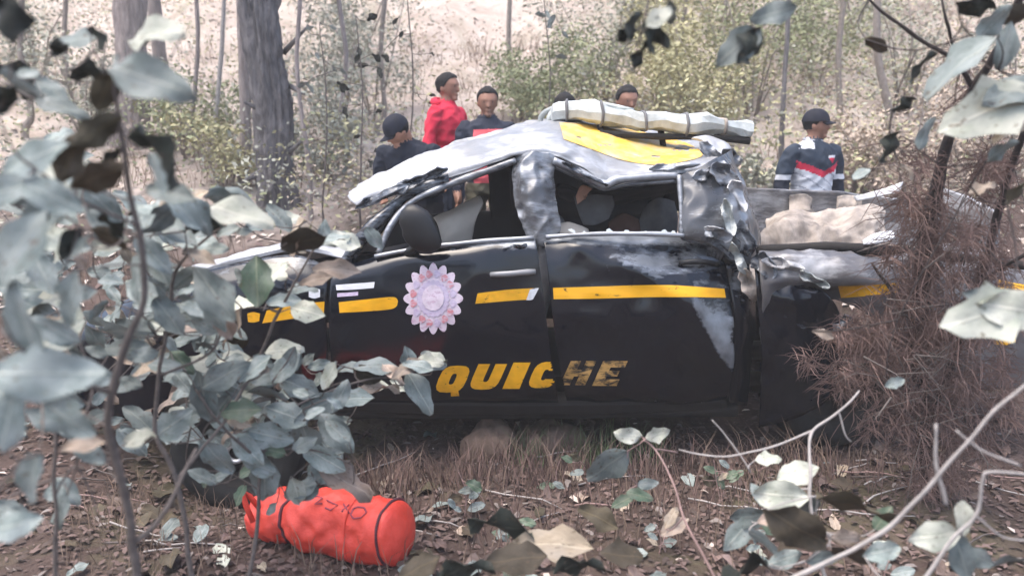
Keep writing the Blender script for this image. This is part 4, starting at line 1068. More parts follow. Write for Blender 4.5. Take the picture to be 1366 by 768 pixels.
stroke([(414, 664), (424, 662), (430, 664), (420, 672), (430, 671)]); stroke([(436, 667), (450, 674), (441, 680), (434, 677)]); stroke([(458, 672), (466, 684)]); stroke([(466, 673), (456, 682)])
stroke([(472, 678), (468, 686), (472, 691), (482, 690), (489, 683), (486, 677), (477, 676), (472, 678)])

# ------------------------------------------------------------------ background trees
def rough_tube(pts, rad, n, amp, seed):
    mb = MB(); mb.tube(pts, rad, n)
    cs = [Vector(p) for p in pts]
    for i in range(len(mb.v)):
        c = cs[i // n]; d = mb.v[i] - c
        a_ = math.atan2(d.y, d.x); q = Vector((math.cos(a_) * 2.6, math.sin(a_) * 2.6, c.z * 1.4 + seed))
        q2 = Vector((math.cos(a_) * 7, math.sin(a_) * 7, c.z * 2.2 + seed)); k = 1 + amp * (noise.noise(q) + 1.2 * (.5 - abs(noise.noise(q2))) + .6 * (.5 - abs(noise.noise(q2 * 2.3))) + .5 * noise.noise(q * 6))
        mb.v[i] = c + d * k
    return mb
def clump(mb, c, rad, count, size, r_, squash=.75):
    for _ in range(count):
        while True:
            v = Vector((r_.uniform(-1, 1), r_.uniform(-1, 1), r_.uniform(-1, 1)))
            if v.length < 1: break
        p = c + Vector((v.x * rad, v.y * rad, v.z * rad * squash))
        a_ = Vector((r_.uniform(-1, 1), r_.uniform(-1, 1), r_.uniform(-.7, .5))).normalized(); b_ = a_.cross(Vector((r_.uniform(-1, 1), r_.uniform(-1, 1), r_.uniform(-1, 1)))).normalized()
        s_ = size * r_.uniform(.6, 1.3); nrm = a_.cross(b_) * s_ * .12
        mb.add([p, p + a_ * s_ * .5 + b_ * s_ * .26 + nrm, p + a_ * s_, p + a_ * s_ * .5 - b_ * s_ * .26 + nrm], [(0, 1, 2, 3)])
simple('bush_a', (.30, .32, .19), .8, .35, 3.0, spec=.1); simple('bush_b', (.45, .42, .25), .8, .3, 3.0, spec=.1); simple('bush_c', (.38, .38, .31), .8, .3, 3.0, spec=.1); simple('bush_dry', (.44, .36, .29), .8, .3, 3.0, spec=.1); simple('pine', (.06, .09, .045), .7, .4, 3.0)
def tree(label, path, rad0, rad1, height, m='bark', n=18, seed=1.0, name='forest_tree', crown=True):
    p0 = at(*path[0]); gz = ground_z(p0.x, p0.y)
    org = Vector((p0.x, p0.y, gz))
    pts = [Vector((p0.x, p0.y, gz - .25)), Vector((p0.x, p0.y, gz + .12))] + [at(*p) for p in path[1:]]
    top = pts[-1]; lean = (pts[-1] - pts[-3]).normalized(); k = 0
    while top.z < gz + height:
        lean = (lean + Vector((rnd.uniform(-.05, .05), rnd.uniform(-.05, .05), .1))).normalized(); top = top + lean * .7; pts.append(top)
    pts = [Vector(p) for p in spline([tuple(p) for p in pts], 16 if n > 12 else 8)]
    L = len(pts) - 1
    rads = [lerp(rad0, rad1, i / L) * (1 + .3 * math.exp(-i / 5)) for i in range(L + 1)]
    t = thing(name, label, 'tree', org)
    rough_tube(pts, rads, n * (3 if n > 12 else 1), .38 if m == 'bark' and n > 12 else .2, seed).build('trunk', MAT[m], t, org)
    if m == 'bark' and n > 12:
        r_ = random.Random(77)
        for px, py, dx, dy, rr in ((352, 150, -26, -14, .022), (384, 205, 22, -20, .026), (388, 60, 24, -26, .018), (345, 232, -20, 10, .03), (392, 118, 14, 8, .02)):
            b0 = at(px, py, 7.95); e0 = at(px + dx, py + dy, 7.8); mb = MB(); mb.tube([b0.lerp(e0, -.4), b0.lerp(e0, .4), e0], [rr * 1.6, rr, rr * .6], 8, jit=.4); mb.build('branch_stub', MAT['bark'], t, org)
    if crown:
        mb = MB(); cr = MB(); r_ = random.Random(int(seed * 10))
        for i in range(int(L * .6), L, 4):
            a_ = r_.uniform(0, 6.28); ln = r_.uniform(.7, 1.6); b = pts[i]; e = b + Vector((math.cos(a_) * ln, math.sin(a_) * ln, r_.uniform(.1, .6)))
            mb.tube([b, b.lerp(e, .5) + Vector((0, 0, -.06)), e], [rads[i] * .35, .02, .01], 5)
            clump(cr, e, .5, 90, .13, r_); clump(cr, b.lerp(e, .6), .35, 40, .13, r_)
        mb.build('limb', MAT[m], t, org, kind='stuff'); cr.build('crown', MAT['pine'], t, org, kind='stuff')
    return t
tree('stout dark rough-barked trunk with peeling patches behind the sapling', [(372, 292, 8.0), (368, 240, 8.0), (366, 190, 8.0), (366, 150, 8.0), (357, 90, 8.0), (348, 30, 8.0), (343, -30, 8.0)], .155, .12, 7.5, 'bark', 22, 1.0)
tree('thin grey trunk standing right against the stout dark trunk', [(328, 285, 8.6), (328, 200, 8.6), (326, 100, 8.6), (322, 0, 8.6)], .06, .04, 6, 'bark_far', 10, 2.0)
tree('mid-sized grey trunk on the pale slope with a slim trunk beside it', [(176, 280, 9.5), (178, 200, 9.5), (176, 100, 9.5), (172, 0, 9.5)], .17, .11, 8, 'bark_far', 14, 3.0)
tree('slim grey trunk next to the mid-sized trunk on the pale slope', [(224, 265, 10.5), (220, 180, 10.5), (214, 90, 10.5), (206, 0, 10.5)], .085, .06, 7, 'bark_far', 12, 4.0)
tree('slender dark stem on the bushy slope above the truck bed', [(1044, 170, 9.0), (1046, 110, 9.0), (1050, 50, 9.0), (1052, 0, 9.0)], .028, .018, 5, 'bark', 8, 5.0, 'slender_tree', False)
tree('slender crooked stem right of the stout dark trunk', [(414, 270, 7.6), (412, 220, 7.6), (402, 150, 7.6), (396, 80, 7.6), (400, 0, 7.6)], .024, .014, 5, 'bark_far', 8, 6.0, 'slender_tree', False)
tree('pale straight stem between the grey trunks and the stout trunk', [(282, 225, 9.0), (286, 170, 9.0), (292, 110, 9.0), (296, 60, 9.0), (300, -20, 9.0)], .03, .014, 4.5, 'stem_pale', 8, 7.0, 'slender_tree', False)
tree('bent dark stem rising between grey trunk and pale stem', [(252, 250, 9.3), (256, 160, 9.3), (264, 60, 9.3), (262, 0, 9.3)], .026, .016, 5, 'bark_far', 8, 8.0, 'slender_tree', False)
tree('leaning grey stem beside the navy-jacketed person', [(462, 225, 9.0), (455, 150, 9.0), (462, 80, 9.0), (452, 0, 9.0)], .026, .016, 5, 'bark_far', 8, 9.0, 'slender_tree', False)

for k_, (px, Y, top, lb) in enumerate(((505, 10.5, 515, 'faint slender stem behind the navy-capped bending person'), (690, 12, 680, 'faint slender stem up the slope behind the red-chested person'), (905, 11, 915, 'faint slender stem among the yellow-green bushes'), (980, 12.5, 968, 'faint slender stem behind the two-toned hanging leaf'), (1110, 10, 1128, 'slender grey stem leaning beside the jersey wearer'),
        (1185, 9, 1170, 'crooked grey stem on the slope behind the dead brush'), (95, 10.5, 88, 'slim grey stem far behind the tall dusty-leaved sapling'), (40, 9.5, 28, 'slim stem beside the grey bush beyond the tall sapling'))):
    tree(lb, [(px, 235, Y), (lerp(px, top, .3) + 5, 150, Y), (lerp(px, top, .7) - 4, 70, Y), (top, -20, Y)], .035 + .006 * (k_ % 3), .02, 5, 'stem_far', 8, 11.0 + k_, 'slender_tree', False)
# bushes on the slope
def bush(px, Y, w_, h_, m, count, label, lift=0.0, size=.1, group='bushes on the dry slope'):
    p = at(px, 200, Y); X = p.x; gz = ground_z(X, Y); org = Vector((X, Y, gz)); r_ = random.Random(int(px * 7 + Y))
    t = thing('bush', label, 'bush', org, group)
    st = MB(); cr = MB()
    for i in range(7):
        a_ = r_.uniform(0, 6.28); e = org + Vector((math.cos(a_) * w_ * r_.uniform(.2, .5), math.sin(a_) * w_ * r_.uniform(.2, .4), lift + h_ * r_.uniform(.45, 1)))
        st.tube([org + Vector((math.cos(a_) * .05, math.sin(a_) * .05, -.05)), org.lerp(e, .5) + Vector((r_.uniform(-.1, .1), 0, .1)), e], [.016, .011, .005], 5)
        k = r_.uniform(.16, .30) * max(w_, h_)
        clump(cr, e, k, count // 10, size, r_); clump(cr, org.lerp(e, .65), k * .9, count // 16, size, r_); clump(cr, org.lerp(e, .3) + Vector((r_.uniform(-.3, .3) * w_, r_.uniform(-.2, .2) * w_, .08)), k * .9, count // 16, size, r_)
    st.build('stem', MAT['stem_far'], t, org, kind='stuff'); cr.build('foliage', MAT[m], t, org, kind='stuff')
BU = ((740, 10, 1.0, 1.1, 'bush_a', 700, 'light green bush on the slope straight behind the dark-haired ducking person'), (800, 11, 1.2, 1.5, 'bush_c', 800, 'grey-green bush on the slope behind the roof light bar'), (880, 10.5, 1.2, 1.4, 'bush_b', 800, 'yellowish bush on the slope beside the person showing only a forehead'),
      (940, 9.5, 1.3, 1.5, 'bush_b', 1000, 'yellow-green bush nearest the tail end of the roof light bar'), (1000, 10.5, 1.5, 1.8, 'bush_a', 1100, 'large green bush between the light bar end and the slender dark stem'), (1080, 11.5, 1.6, 1.9, 'bush_a', 1000, 'tall green bush behind the person in the jersey'),
      (950, 13, 1.8, 1.8, 'bush_b', 1100, 'broad yellowish bush high on the slope behind the two-toned hanging leaf'), (1130, 13.5, 1.6, 1.8, 'bush_c', 900, 'pale grey-green bush high on the slope above the jersey wearer'), (700, 10.5, .8, .8, 'bush_a', 450, 'small green bush on the slope right behind the red-chested person'),
      (500, 11, 1.3, 1.6, 'bush_c', 700, 'wispy grey bush on the slope beyond the navy-capped bending person'), (450, 10, 1.0, 1.4, 'bush_c', 500, 'wispy grey bush behind the leaning grey stem'), (430, 8.6, .7, .6, 'bush_c', 350, 'low wispy bush at the foot of the slender crooked stem'),
      (250, 9.2, 1.0, .9, 'bush_a', 500, 'green bush at the foot of the slim grey trunk'), (300, 8.4, .7, .7, 'bush_b', 300, 'small yellowish bush beside the stout dark trunk'), (120, 9.6, 1.0, 1.0, 'bush_c', 400, 'grey bush beside the mid-sized grey trunk, away from the slim one'),
      (60, 11, 1.2, 1.4, 'bush_c', 500, 'grey bush far beyond the tall dusty-leaved sapling'), (480, 13, 1.5, 2.0, 'bush_c', 600, 'tall wispy bush highest on the slope behind the leaning grey stem'), (860, 14, 1.4, 1.4, 'bush_c', 600, 'faint grey bush high on the slope behind the hanging black leaves'))
for px, Y, w_, h_, m, c, lb in BU: bush(px, Y, w_ * 1.35, h_ * 1.1, m, int(c * 2.6), lb, size=.062)
for px, Y, w_, h_, lb in ((1150, 8.2, .9, .8, 'brown dry bush just behind the person in the jersey'), (1230, 7.6, 1.1, 1.2, 'brown dry bush behind the main stem of the dead brush'), (1310, 8.4, 1.2, 1.5, 'pale dry bush behind the tailgate'), (1200, 10.5, 1.4, 1.6, 'grey-green dry bush up the slope beyond the dead brush'),
        (1290, 11.5, 1.6, 2.0, 'tall brown dry bush highest up the slope beyond the tailgate'), (1360, 9.5, 1.2, 1.8, 'grey-green bush behind the big pale leaves'), (1020, 8.0, .6, .5, 'small dry bush between the cab and the person in the jersey')):
    bush(px, Y, w_, h_, 'bush_dry' if px % 20 else 'bush_c', 1100, lb, size=.055)

# low undergrowth over the slope, too fine to count
def undergrowth(m, count, seed, hmax, size, thr):
    r_ = random.Random(seed); mb = MB(); k = 0
    while k < count:
        Y = 7.2 + 15 * r_.random() ** 1.2; X = r_.uniform(-.72, .72) * Y
        if noise.noise(Vector((X * .5, Y * .5, seed * 3.3))) < thr + (.22 if -2.8 < X < .6 and Y > 9 else 0) - (.12 if .8 < X / Y * 10 < 4.5 else 0): k += .1; continue
        k += 1; hgt = hmax * (.3 + .7 * abs(noise.noise(Vector((X * .9, Y * .9, seed))))) * 1.6
        p = Vector((X, Y, ground_z(X, Y) + hgt * r_.random())); a_ = Vector((r_.gauss(0, 1), r_.gauss(0, 1), r_.gauss(0, .6))).normalized(); b_ = a_.cross(Vector((r_.gauss(0, 1), r_.gauss(0, 1), r_.gauss(0, 1)))).normalized(); s_ = size * r_.uniform(.5, 1.4)
        mb.add([p, p + a_ * s_ * .5 + b_ * s_ * .25, p + a_ * s_, p + a_ * s_ * .5 - b_ * s_ * .25], [(0, 1, 2, 3)])
    o = mb.build('undergrowth', MAT[m], kind='stuff'); return o
for (m, c_, sd_, hm_, sz_, th_), lb in zip((('bush_c', 22000, 1, 1.3, .055, .04), ('bush_b', 22000, 2, 1.4, .055, .05), ('bush_dry', 22000, 3, 1.0, .055, -.03), ('bush_a', 9000, 4, 1.1, .055, .12)),
        ('grey-green scrub scattered over the slope', 'yellow-green scrub scattered over the slope', 'dry tan scrub and dead stalks over the slope', 'fresh green scrub in patches over the slope')):
    o = undergrowth(m, c_, sd_, hm_, sz_, th_); o['label'] = lb; o['category'] = 'undergrowth'

# small dark-leaved sprigs behind the truck
def sprig(label, px, y0, y1, Y, n, lk='K', size=13, spread=30):
    stems = [[((px, y0, Y), .010), ((px + 6, (y0 + y1) / 2, Y), .007), ((px - 4, y1, Y), .004)]]
    lv = [(px + rnd.uniform(-spread, spread), rnd.uniform(min(y0, y1), max(y0, y1) - 40), Y + rnd.uniform(-.3, .3), size * rnd.uniform(.7, 1.3), rnd.uniform(-70, 70), lk) for _ in range(n)]
    plant('thin_sapling', label, 'sapling', stems, lv, 'stem', None, .003)
sprig('thin sapling with small dark leaves beside the navy-jacketed person', 478, 260, 20, 7.0, 14)
sprig('thin sapling with small dark leaves behind the red-jacketed person', 545, 215, -20, 7.6, 8, 'K', 11, 40)
sprig('thin sapling with dull small leaves between the two thickest trunks', 430, 280, 30, 7.3, 9, 'U', 12, 30)
sprig('thin sapling with dull small leaves above the yellow roof panel', 728, 215, -10, 8.2, 6, 'U', 14, 30)

# ------------------------------------------------------------------ slope and ground litter
def scatter(name, m, count, xr, yr, size, seed, bias=1.0, flat=.35):
    r_ = random.Random(seed); mb = MB()
    for _ in range(count):
        t_ = r_.random() ** bias; Y = lerp(yr[0], yr[1], t_); hw = .75 * Y + .5
        X = max(xr[0], min(xr[1], r_.uniform(-hw, hw)))
        z = ground_z(X, Y); an = r_.uniform(0, 6.28); s_ = size * r_.uniform(.5, 1.5)
        a_ = Vector((math.cos(an), math.sin(an), r_.uniform(-flat, flat) + (.33 * math.sin(an) if Y > 5 else 0))).normalized(); b_ = Vector((-math.sin(an), math.cos(an), r_.uniform(-flat, flat))).normalized()
        p = Vector((X, Y, z + .008)); up = Vector((0, 0, s_ * r_.uniform(.05, .3)))
        u2 = up * r_.uniform(.2, 1.2); wd = r_.uniform(.16, .28); bend = b_ * s_ * r_.uniform(-.12, .12)
        mb.add([p - a_ * s_ * .5, p - a_ * s_ * .2 + b_ * s_ * wd * .8 + up, p + a_ * s_ * .22 + b_ * s_ * wd + u2 + bend, p + a_ * s_ * .5 + up * .4 + bend * 2, p + a_ * s_ * .22 - b_ * s_ * wd + up * .8 + bend, p - a_ * s_ * .2 - b_ * s_ * wd * .8 + u2], [(0, 1, 5), (1, 2, 4, 5), (2, 3, 4)])
    return mb.build(name, MAT[m], ground, kind='stuff', smooth=True)
simple('litter_pale', (.56, .48, .42), .9, .4, 1.5); simple('litter_mid', (.145, .10, .088), .9, .4, 1.5); simple('litter_dark', (.07, .05, .042), .9, .4, 1.5); simple('litter_grey', (.20, .17, .155), .9, .3, 1.5)
scatter('slope_litter', 'litter_pale', 5000, (-40, 40), (6.0, 26), .09, 1, 1.3, .12); scatter('slope_litter', 'litter_mid', 1600, (-40, 40), (5.6, 22), .08, 2, 1.3); scatter('slope_litter', 'litter_dark', 260, (-40, 40), (5.6, 20), .08, 3, 1.3)
scatter('leaf_litter', 'litter_mid', 9000, (-4, 4), (2.2, 5.8), .036, 4); scatter('leaf_litter', 'litter_dark', 6000, (-4, 4), (2.2, 5.8), .04, 5); scatter('leaf_litter', 'litter_grey', 500, (-4, 4), (2.2, 5.6), .05, 6); scatter('leaf_litter', 'litter_pale', 70, (-4, 4), (2.2, 5.2), .045, 8)
# individual fallen leaves near the camera
for i in range(290):
    Y = 2.35 + 2.3 * rnd.random() ** 1.2; X = rnd.uniform(-.68, .68) * Y
    if -1.2 < X < -.45 and 2.95 < Y < 3.7: continue
    key = rnd.choices(['leaf_litter', 'leaf_tan', 'leaf_pale', 'leaf_brown', 'leaf_dusty'], [60, 8, 3, 20, 9])[0]
    if X < -.4 and Y < 3.4 and rnd.random() < .45: key = rnd.choice(['leaf_pale', 'leaf_tan', 'leaf_dusty'])
    an = rnd.uniform(0, 360); ln = rnd.uniform(.07, .17)
    a_ = Vector((math.cos(R(an)), math.sin(R(an)), rnd.uniform(-.2, .3))).normalized(); n_v = Vector((rnd.uniform(-.35, .35), rnd.uniform(-.5, .2), 1)); n_v = (n_v - a_ * n_v.dot(a_)).normalized()
    put_leaf(ground, (0, 0, 0), (X, Y, ground_z(X, Y) + rnd.uniform(.012, .035)), a_.cross(n_v), a_, n_v, ln, key, 'fallen_leaf')
# large curled dry leaves in the foreground
for px, py, Y, ln, ang, kd in ((668, 692, 2.55, 85, 8, 'K'), (735, 722, 2.45, 115, 172, 'T'), (770, 748, 2.4, 70, 20, 'K'), (690, 745, 2.4, 80, 10, 'N'), (620, 752, 2.4, 80, 25, 'K'), (830, 740, 2.5, 60, -10, 'N'), (560, 756, 2.4, 60, 30, 'D'), (900, 700, 2.7, 45, 40, 'T'), (800, 690, 2.7, 60, -20, 'N')):
    key, nf = KIND[kd]; s_, a_, n_v = leaf_frame(ang, (0, -.5, .8) if kd != 'K' else (0, .8, .6), rnd.uniform(-.2, .2)); L_ = ln / F * Y * 1.1
    put_leaf(ground, (0, 0, 0), at(px, py, Y) - a_ * L_ * .5, s_, a_, n_v, L_, key, 'fallen_leaf')
# loose sticks
for i in range(60):
    Y = rnd.uniform(2.4, 4.3); X = rnd.uniform(-.65, .65) * Y; an = rnd.uniform(-.6, .6); ln = rnd.uniform(.12, .45); t = MB()
    pts = [Vector((X + math.cos(an) * ln * k / 4, Y + math.sin(an) * ln * k / 4, 0)) for k in range(5)]
    for p in pts: p.z = ground_z(p.x, p.y) + rnd.uniform(.008, .03)
    t.tube(pts, [.005, .005, .004, .004, .002], 5); t.build('fallen_stick', MAT[rnd.choice(['stem', 'stem_pale', 'stem_pink'])], ground)
# dry grass
def grass(name, m, spots, seed, h=(.06, .2), wid=.0022):
    r_ = random.Random(seed); mb = MB()
    for X, Y, rad, cnt in spots:
        for _ in range(cnt):
            a_ = r_.uniform(0, 6.28); d = rad * math.sqrt(r_.random()); x = X + math.cos(a_) * d; y = Y + math.sin(a_) * d; z = ground_z(x, y) - .01; hh = r_.uniform(*h)
            lx, ly = r_.uniform(-.7, .7) * hh, r_.uniform(-.7, .7) * hh; b = Vector((x, y, z)); s_ = Vector((wid * r_.uniform(.6, 1.5), 0, 0))
            m1 = b + Vector((lx * .35, ly * .35, hh * .65)); e = b + Vector((lx, ly, hh))
            mb.add([b - s_, b + s_, m1 + s_ * .7, m1 - s_ * .7, e], [(0, 1, 2, 3), (3, 2, 4)])
    return mb.build(name, MAT[m], ground, kind='stuff')
sp1 = [(rnd.uniform(-.62, .62) * Y, Y, .16, 16) for Y in [rnd.uniform(2.6, 4.0) for _ in range(60)]]
grass('dry_grass', 'grass_dry', sp1, 1); grass('dry_grass', 'needle', [(rnd.uniform(-.2, .62) * Y, Y, .2, 15) for Y in [rnd.uniform(3.3, 4.05) for _ in range(36)]], 3, (.05, .22))
grass('dry_grass', 'needle', [(at(px_, 560, 4.0).x, rnd.uniform(3.8, 4.08), .13, 26) for px_ in range(480, 1090, 26)], 9, (.08, .26))
grass('dry_grass', 'grass_dry', [(at(px_, 560, 4.0).x, rnd.uniform(3.7, 4.05), .13, 14) for px_ in range(470, 1090, 34)], 10, (.08, .30))
grass('green_grass', 'grass_green', [(at(px, 560, 4.3).x, rnd.uniform(4.0, 4.35), .14, 50) for px in (770, 790, 830, 860, 700)], 2, (.08, .24))
grass('slope_grass', 'grass_dry', [(rnd.uniform(-.7, .7) * Y, Y, .3, 22) for Y in [rnd.uniform(6, 14) for _ in range(130)]], 4, (.1, .4), .004)
# tan rock under the sill
def rock(name, label, c, s_, seed, m='rock'):
    mb = MB(); bm = bmesh.new(); bmesh.ops.create_icosphere(bm, subdivisions=4, radius=1)
    for v in bm.verts:
        k = 1 + .35 * N(v.co, 1.2, seed) + .22 * (.3 - abs(N(v.co, 2.2, seed))) + .08 * N(v.co, 7, seed); v.co = Vector((v.co.x * s_[0], v.co.y * s_[1], v.co.z * s_[2])) * k
    me = bpy.data.meshes.new(name); bm.to_mesh(me); bm.free(); me.materials.append(MAT[m]); me.shade_smooth()
    o = link(name, me, None, c); o['label'] = label; o['category'] = 'rock'; return o
p = at(655, 575, 4.25); rock('boulder', 'tan boulder wedged under the truck sill', (p.x, p.y, ground_z(p.x, p.y) + .05), (.15, .13, .17), 3.0)
p = at(730, 572, 4.4); rock('boulder', 'low brown boulder half buried under the truck', (p.x, p.y, ground_z(p.x, p.y) + .02), (.2, .15, .12), 5.0)

# ------------------------------------------------------------------ foreground saplings, left
A_leaves = [(100, 50, 1.9, 62, 20, 'L'), (82, 60, 1.85, 40, 30, 'K'), (135, 52, 1.85, 36, -50, 'K'), (206, 44, 1.9, 88, 178, 'P'), (118, 97, 1.9, 50, 178, 'K'), (200, 104, 1.55, 112, -14, 'F'), (140, 122, 1.6, 55, 235, 'D'),
    (128, 175, 1.6, 70, 215, 'D'), (92, 212, 1.6, 70, 240, 'D'), (130, 236, 1.65, 72, 200, 'B'), (224, 202, 1.6, 104, -30, 'K'), (212, 232, 1.65, 60, -60, 'U'), (226, 256, 1.75, 70, -4, 'L'), (150, 88, 1.65, 40, 60, 'L'),
    (35, 112, 1.6, 70, -20, 'U'), (70, 118, 1.7, 45, -30, 'L'), (8, 125, 1.5, 60, 50, 'K'), (12, 20, 1.5, 70, 100, 'K'), (42, 208, 1.55, 88, 30, 'F'), (70, 262, 1.5, 80, -25, 'F'), (14, 250, 1.5, 80, 20, 'F'), (20, 330, 1.4, 120, 60, 'F'), (62, 300, 1.7, 60, 200, 'L'),
    (60, 498, 1.4, 140, 175, 'F'), (30, 430, 1.4, 110, 100, 'F'), (92, 400, 1.6, 80, 250, 'F'), (8, 560, 1.4, 100, 70, 'F'), (100, 330, 1.7, 55, 60, 'L'), (92, 322, 1.72, 45, 230, 'K'), (150, 302, 1.9, 40, 120, 'K'), (145, 318, 1.95, 48, -30, 'D'),
    (40, 640, 1.5, 100, 240, 'F'), (90, 560, 1.6, 80, -40, 'F'), (110, 590, 1.7, 55, 20, 'T'), (18, 700, 1.5, 70, 10, 'F'), (185, 585, 1.9, 50, 20, 'P'), (150, 205, 1.7, 30, 200, 'K')]
B_leaves = [(200, 275, 2.2, 62, 10, 'L'), (236, 312, 2.3, 60, -10, 'L'), (275, 298, 2.4, 55, 175, 'K'), (322, 285, 2.2, 84, -12, 'P'), (262, 322, 2.5, 62, 8, 'L'), (405, 321, 2.5, 62, 15, 'B'), (432, 308, 2.7, 30, 80, 'L'), (458, 322, 2.8, 52, -15, 'P'),
    (450, 356, 2.8, 62, 10, 'T'), (500, 318, 2.9, 36, -50, 'L'), (342, 374, 2.6, 66, 92, 'G'), (286, 392, 2.2, 90, -48, 'L'), (300, 432, 2.3, 62, -70, 'T'), (226, 415, 2.4, 58, 20, 'L'), (255, 425, 2.5, 45, -30, 'L'), (245, 370, 2.4, 55, 40, 'U'), (375, 345, 2.6, 48, 40, 'L'),
    (330, 330, 2.6, 50, 150, 'U'), (210, 350, 2.3, 60, -60, 'L'), (180, 370, 2.0, 65, -110, 'L'), (380, 400, 2.7, 45, 10, 'L'), (410, 415, 2.8, 48, -8, 'P')]
D_leaves = [(380, 466, 2.8, 50, 5, 'P'), (300, 500, 2.5, 70, 30, 'F'), (320, 546, 2.5, 55, 10, 'G'), (230, 566, 2.4, 66, 35, 'F'), (380, 552, 2.6, 60, 160, 'F'), (362, 582, 2.6, 62, -20, 'F'), (352, 642, 2.6, 84, 262, 'F'), (290, 612, 2.5, 70, -60, 'F'),
    (450, 580, 2.7, 70, -50, 'F'), (432, 612, 2.7, 66, -30, 'F'), (462, 640, 2.7, 88, -25, 'T'), (505, 486, 3.0, 62, 6, 'L'), (507, 514, 3.0, 55, 4, 'T'), (562, 524, 3.0, 66, -52, 'L'), (574, 482, 3.05, 36, -5, 'P'), (440, 500, 2.8, 40, 70, 'P'),
    (545, 480, 3.05, 40, 100, 'L'), (430, 540, 2.8, 66, 20, 'F'), (470, 530, 2.9, 60, 10, 'L'), (350, 505, 2.7, 60, 20, 'L'), (400, 515, 2.8, 58, -20, 'L'), (270, 530, 2.5, 70, 100, 'F'), (410, 590, 2.7, 70, -80, 'F'), (330, 600, 2.55, 60, -40, 'F'), (395, 655, 2.7, 44, -80, 'P'), (490, 500, 3.0, 40, -30, 'N')]
def fill(lst, x0, y0, x1, y1, n, ya, yb, kinds):
    for _ in range(n):
        Y = rnd.uniform(ya, yb); ln = rnd.uniform(.065, .15) * F / Y
        lst.append((rnd.uniform(x0, x1), rnd.uniform(y0, y1), Y, ln, rnd.choice((rnd.uniform(-70, 50), rnd.uniform(130, 250))), rnd.choice(kinds)))
mix1 = 'LLLLLLFFFUPPT'; mix2 = 'LLLLLLFFUDTTP'; mix3 = 'FFFLLLLUGTTP'
fill(A_leaves, 0, 200, 110, 360, 20, 1.7, 2.6, mix1); fill(A_leaves, 0, 360, 130, 560, 20, 1.7, 2.6, mix1); fill(A_leaves, 0, 560, 120, 690, 9, 1.8, 2.5, mix1); fill(A_leaves, 0, 90, 100, 200, 4, 1.8, 2.4, 'LLUK')
fill(B_leaves, 120, 250, 330, 360, 28, 2.0, 3.0, mix2); fill(B_leaves, 130, 350, 325, 480, 32, 2.2, 3.1, mix2); fill(B_leaves, 300, 290, 470, 350, 14, 2.5, 3.2, mix2); fill(B_leaves, 325, 360, 420, 400, 5, 2.7, 3.1, 'LPT')
fill(D_leaves, 240, 470, 470, 560, 34, 2.5, 3.2, mix3); fill(D_leaves, 470, 475, 580, 525, 8, 2.95, 3.25, 'LLTP'); fill(D_leaves, 260, 550, 450, 640, 22, 2.5, 3.0, mix3); fill(D_leaves, 130, 470, 250, 520, 8, 2.3, 3.0, mix2)
fill(A_leaves, 0, 230, 120, 520, 26, 2.3, 3.2, 'LLLLFFPT'); fill(B_leaves, 130, 300, 300, 480, 34, 2.7, 3.4, 'LLLLFFPT'); fill(D_leaves, 130, 480, 300, 600, 26, 2.7, 3.3, 'LLLFFFPT'); fill(D_leaves, 300, 540, 440, 680, 12, 2.7, 3.1, 'LLFFG'); fill(B_leaves, 225, 430, 320, 500, 12, 2.8, 3.3, 'LLFT')
fill(A_leaves, 0, 200, 120, 560, 26, 1.9, 3.0, 'LLLLFFPTU'); fill(B_leaves, 120, 250, 330, 470, 30, 2.3, 3.3, 'LLLLFFPTU'); fill(D_leaves, 240, 470, 460, 640, 24, 2.6, 3.2, 'LLLFFFTG')
B_leaves = [l for l in B_leaves if not (250 < l[0] < 395 and abs(l[1] - (368 - (l[0] - 250) * .29)) < 16)]
plant('oak_sapling', 'tall sapling with a dark crooked stem and large dusty leaves', 'sapling',
      [[((180, 800, 1.75), .011), ((180, 745, 1.75), .0105), ((172, 690, 1.74), .010), ((152, 600, 1.72), .0095), ((145, 525, 1.7), .0095), ((168, 460, 1.7), .009), ((192, 385, 1.7), .008), ((182, 310, 1.68), .007), ((172, 240, 1.66), .006), ((163, 160, 1.62), .005), ((154, 112, 1.6), .004)],
       [((145, 525, 1.7), .006), ((90, 500, 1.6), .005), ((30, 470, 1.5), .004)], [((178, 300, 1.67), .004), ((110, 270, 1.6), .0035), ((50, 230, 1.55), .003)], [((182, 722, 1.75), .007), ((205, 700, 1.78), .006), ((240, 640, 1.85), .005), ((262, 600, 1.95), .004)]],
      A_leaves, 'stem')
plant('oak_shrub', 'shrub with greyish leaves growing across the front wing of the truck', 'shrub',
      [[((262, 790, 2.35), .009), ((235, 640, 2.35), .008), ((205, 560, 2.35), .007), ((225, 440, 2.35), .006), ((240, 350, 2.35), .005), ((300, 300, 2.4), .004)], [((345, 480, 2.7), .007), ((362, 440, 2.7), .006), ((390, 380, 2.7), .005), ((420, 330, 2.7), .004)],
       [((235, 640, 2.35), .006), ((300, 560, 2.5), .006), ((345, 480, 2.7), .006)], [((215, 500, 2.35), .005), ((280, 470, 2.4), .004), ((300, 420, 2.4), .003)]], B_leaves, 'stem')
plant('oak_shrub', 'low leafy shrub drooping over the orange bag', 'shrub',
      [[((330, 770, 2.55), .008), ((345, 690, 2.6), .007), ((350, 600, 2.6), .006), ((400, 540, 2.75), .005), ((480, 510, 2.95), .004), ((560, 500, 3.05), .003)], [((348, 620, 2.6), .006), ((300, 570, 2.5), .005), ((260, 520, 2.5), .004)], [((350, 600, 2.6), .005), ((420, 600, 2.7), .004), ((470, 620, 2.7), .003)]], D_leaves, 'stem')
